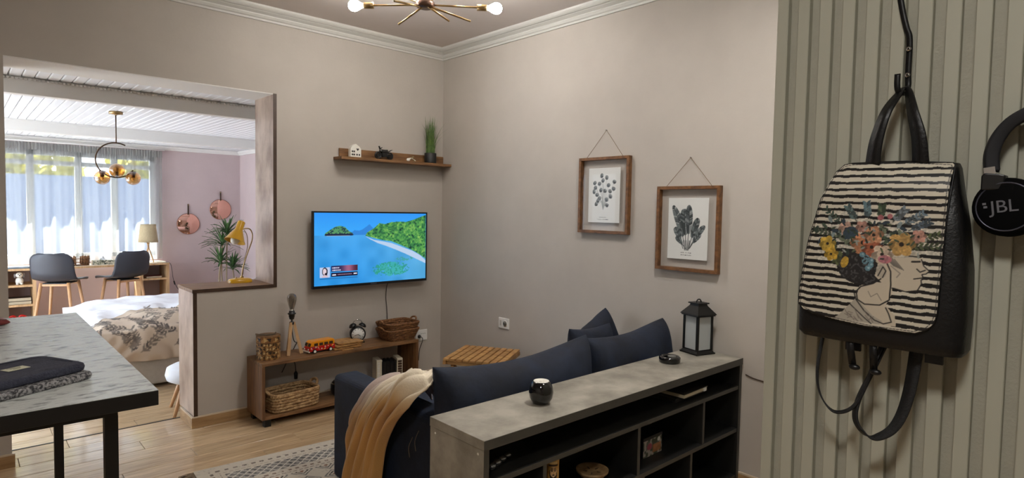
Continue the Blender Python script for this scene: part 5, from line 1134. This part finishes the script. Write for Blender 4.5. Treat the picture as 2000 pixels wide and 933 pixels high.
G().box(-.108, -.055, 0, .108, .055, .052).build('box', mat('tissue_card', (176, 172, 152), .7), t); cv.build('printed_side', M_print, lambda x, y: (-.108+x/22*.216, np.full_like(x, -.0556), y/5*.052), t)
G().grid(lambda u, v: ((u-.5)*.09*(1-v*.8)+.006*math.sin(9*v), .02*math.sin(7*u+4*v)*(1-v), .05+.055*v*(.7+.3*math.sin(5*u))), 14, 8).build('tissue', M_linen, t)
t = thing('small_cup', 'tiny pale cup on the desk near the table lamp', 'cup', (-1.51, 4.52, DZ)); G().lathe([(0, 0), (.016, 0), (.02, .04), (.018, .04), (.014, .004), (0, .004)], n=18).build('body', mat('pale_sage', (196, 206, 180), .4), t); G().tube(arc((.024, .022), .011, -1.4, 1.4, 9, lambda a, c: (a, 0, c)), .0025, 5).build('handle', MATS['pale_sage'], t)
tag(G().obox((-2.47, 4.43, DZ+.006), (.24, .14, .012), (0, 0, .04)).build('desk_pad', mat('blue_grey_pad', (110, 120, 132), .6, var=.1), bevel=.004), 'flat blue-grey pad at the left end of the desk', 'pad')
t = thing('table_lamp', 'small tripod table lamp with beige drum shade on the desk', 'lamp', (-1.217, 4.50, DZ))
for a in (-1.9, .2, 2.3): G().cyl((.062*math.cos(a), .062*math.sin(a), 0), (-.018*math.cos(a), -.018*math.sin(a), .262), .0065, .0065, 8).build('leg', M_pine, t)
G().cyl((0, 0, .2), (0, 0, .33), .011, n=10).build('stem', M_pine, t)
g = G(); g.grid(lambda u, v: ((.108-.024*v)*math.cos(2*PI*u), (.108-.024*v)*math.sin(2*PI*u), .253+.222*v), 40, 6, closeu=True); g.build('shade', M_shade, t, solid=.002)
c_ = G().tube(bez([(.05, .03, .004), (.17, -.05, .003), (.205, -.16, -.01), (.215, -.2, -.10), (.23, -.21, -.22), (.27, -.22, -.32), (.33, -.22, -.38), (.4, -.22, -.40)], 40), .003, 6).build('cord', M_black, t); G().obox((.238, -.211, -.25), (.016, .014, .05), (0, -.25, 0)).build('inline_switch', M_black, c_, bevel=.004)
# ------------------------------------------------------------------ desk chairs
def shellf(hs, w0, w1):
    prof = bez([(0, .205, hs-.012), (0, .13, hs), (0, .0, hs-.012), (0, -.12, hs-.004), (0, -.185, hs+.05), (0, -.21, hs+.15), (0, -.235, hs+.295)], 36)
    def f(u, v):
        q = samp(prof, v); s = 2*u-1; wd = w0*(1 if v < .5 else 1-.08*(v-.5)); 
        if v > .86: wd *= max(.05, 1-((v-.86)/.14)**3*.42)
        if v < .1: wd *= .86+.14*(v/.1)
        lift = s*s*(.035*math.sin(min(1, v/.7)*PI/2)); back = max(0, (v-.5)*2)
        return (s*wd, q.y+.05*s*s*min(1, max(0, (v-.45)/.2)), q.z+lift*(1-back))
    return f
def shell_chair(label, loc, rz, hs=.67):
    t = thing('shell_chair', label, 'chair', loc, rz, 'charcoal shell chairs at the desk')
    G().grid(shellf(hs, .205, .16), 21, 37).build('shell', M_shell, t, solid=.014)
    for sx in (-1, 1):
        for sy in (-1, 1): G().cyl((sx*.2, sy*.185-.0, 0), (sx*.125, sy*.115, hs-.02), .011, .017, 10).build('leg', M_beech, t)
    for sy in (-1, 1): G().bar((-.13, sy*.118, hs-.045), (.13, sy*.118, hs-.045), .016, .022).build('cross_bar', M_beech, t)
    G().box(-.12, -.12, hs-.034, .12, .12, hs-.024).build('seat_plate', M_blackm, t)
shell_chair('charcoal shell chair on beech legs, left one at the desk', (-2.165, 3.93, FB), -.50); shell_chair('charcoal shell chair on beech legs, right one at the desk', (-1.585, 3.95, FB), .42)
# white stool
t = thing('white_stool', 'low white upholstered stool with wooden legs behind the half wall', 'stool', (-1.70, .68, FB)); G().lathe([(0, .225), (.15, .225), (.19, .245), (.2, .28), (.19, .325), (.15, .345), (0, .35)], n=36).build('seat', M_linen, t)
for a in (3.75, 5.4, .6, 2.2): G().cyl((.19*math.cos(a)*1.15, .19*math.sin(a)*1.15, 0), (.12*math.cos(a), .12*math.sin(a), .228), .011, .017, 10).build('leg', M_beech, t)
# ------------------------------------------------------------------ globe pendant
t = thing('globe_pendant', 'bronze ring pendant with three amber glass globes in the bedroom', 'pendant', (-1.987, 1.82, HB))
G().lathe([(0, -.001), (.05, -.001), (.05, -.02), (.012, -.024), (.008, -.03), (0, -.03)], n=24).build('canopy', M_brass, t); G().cyl((0, 0, -.028), (0, 0, -.256), .0045, n=8).build('rod', M_bronze, t)
AC, AR = (-.003, -.398), .142
G().tube(arc(AC, AR, math.radians(62), math.radians(328), 44, lambda a, c: (a, 0, c)), .0055, 8).build('ring_arm', M_bronze, t)
for k, (x, y, z, dn) in enumerate(((-.101, -.004, -.545, 1), (.0, -.012, -.482, -1), (.116, -.004, -.540, 1))):
    gb = G().ball((x, y, z), .057, 24, 16).build('glass_globe', M_amber, t)
    if dn > 0: G().lathe([(0, 0), (.022, 0), (.024, -.012), (.015, -.03), (.015, -.05), (0, -.05)], (x, y, z+.055), 14).build('lamp_holder', M_bronze, gb); G().ball((x, y, z-.008), (.013, .013, .016), 12, 8).build('bulb', M_ceramic, gb)
    else: G().lathe([(0, 0), (.012, 0), (.012, .05), (0, .05)], (x, y, z-.06), 14).build('lamp_holder', M_bronze, gb); G().ball((x, y, z+.012), (.015, .015, .02), 12, 8).build('bulb', M_amberw, gb)
# ------------------------------------------------------------------ round mirrors
for lab, x, z, zt in (('round rose-tinted mirror on a leather strap, left and lower one', -.674, 1.137, 1.405), ('round rose-tinted mirror on a leather strap, right and higher one', -.264, 1.335, 1.584)):
    t = thing('round_mirror', lab, 'mirror', (x, YW, z), 0, 'round bedroom mirrors'); G().lathe([(0, 0), (.142, 0), (.142, .008), (0, .008)], (0, -.004, 0), 48, (0, -1, 0)).build('backing', M_rose2, t); G().lathe([(0, 0), (.138, 0), (.136, .0015), (0, .0015)], (0, -.0122, 0), 48, (0, -1, 0)).build('mirror_glass', M_rose, t)
    G().box(-.009, -.018, .125, .009, -.0138, zt-z).build('strap', M_dark, t); G().lathe([(0, 0), (.008, 0), (.006, .006), (0, .006)], (0, -.018, zt-z-.012), 12, (0, -1, 0)).build('knob', M_brass, t); G().cyl((0, -.018, .128), (0, -.001, .128), .006, n=10).build('rivet', M_brass, t)
# ------------------------------------------------------------------ dracaena
t = thing('dracaena', 'tall dracaena with several leaf crowns in the bedroom corner', 'plant', (-.53, 3.78, FB))
G().lathe([(0, 0), (.12, 0), (.16, .26), (.165, .30), (.15, .30), (.145, .27), (0, .27)], n=30).build('pot', M_ceramic, t); random.seed(31)
for (x, z, tilt, R, nl) in ((-.06, .80, -.03, .27, 44), (-.035, 1.02, -.02, .29, 46), (.02, 1.16, .0, .28, 44), (.085, .72, .04, .24, 38)):
    st = G().tube(bez([(x*.4, 0, .26), (x*.7+tilt, .01, .26+(z-.26)*.5), (x, 0, z)], 10), .009, 8).build('stem', mat('pale_stem_%d' % int(z*100), (150, 130, 104), .7, var=.1), t)
    for i in range(nl):
        a = random.random()*2*PI; el = random.uniform(.15, 1.35); L = R*random.uniform(.75, 1.1); d = Vector((math.cos(a)*math.cos(el), math.sin(a)*math.cos(el), math.sin(el))); s_ = Vector((-math.sin(a), math.cos(a), 0)); V = []
        for k in range(7):
            q = k/6; c = Vector((x, 0, z-.03+.06*i/nl))+d*(L*q)+Vector((0, 0, -L*.42*q**2.2*math.cos(el))); wd = .0105*(math.sin(PI*min(1, .12+q*.88))**.7)+.0004; V += [c-s_*wd, c+Vector((0, 0, -.004)), c+s_*wd]
        F = []
        for k in range(6): F += [(3*k, 3*k+1, 3*k+4, 3*k+3), (3*k+1, 3*k+2, 3*k+5, 3*k+4)]
        G().add(V, F, True).build('leaf', M_green, st)
# ------------------------------------------------------------------ yellow desk lamp on the sill
t = thing('yellow_lamp', 'mustard yellow gooseneck desk lamp on the half-wall sill', 'lamp', (-1.535, .235, .874), .0)
G().grid(lambda u, v: ((.078*[1, 1, .93, .7, .3, .0][int(v*5)])*math.copysign(abs(math.cos(2*PI*u))**.8, math.cos(2*PI*u)), (.05*[1, 1, .93, .7, .3, .0][int(v*5)])*math.copysign(abs(math.sin(2*PI*u))**.8, math.sin(2*PI*u)), [0, .014, .022, .028, .031, .032][int(v*5)]), 40, 6, closeu=True).build('base', M_yellow, t)
G().cyl((-.03, -.01, .026), (-.03, -.01, .038), .006, n=10).build('switch', M_brass, t); G().lathe([(0, .028), (.013, .03), (.009, .044), (0, .046)], (.012, 0, 0), 14).build('collar', M_brass, t)
G().tube(bez([(.012, 0, .04), (.02, 0, .1), (.05, 0, .2), (.079, 0, .28), (.083, 0, .33), (.068, 0, .365), (.04, 0, .372), (.018, 0, .365)], 42), .0042, 8).build('gooseneck', M_brass, t)
G().tube(bez([(.02, .006, .05), (.03, .008, .14), (.052, .008, .24), (.05, .008, .32), (.03, .006, .36)], 30), .0022, 6).build('wire', M_cord, t)
ax = Vector((-.42, -.22, -1)); sh = G().lathe([(.0, -.092), (.022, -.092), (.025, -.086), (.025, -.03), (.03, -.022), (.066, .052), (.0695, .056), (.0665, .056), (.028, -.018), (0, -.018)], (-.018, -.004, .335), 32, ax).build('shade', M_yellow, t)
G().lathe([(.012, -.015), (.014, .0), (.026, .028), (.03, .048), (.024, .066), (.01, .077), (0, .078)], (-.018, -.004, .335), 18, ax).build('bulb', M_ceramic, sh)
G().tube(bez([(.07, .01, .012), (.11, .03, .012), (.132, .05, .02)], 10), .002, 5).build('cord', M_ceramic, t)
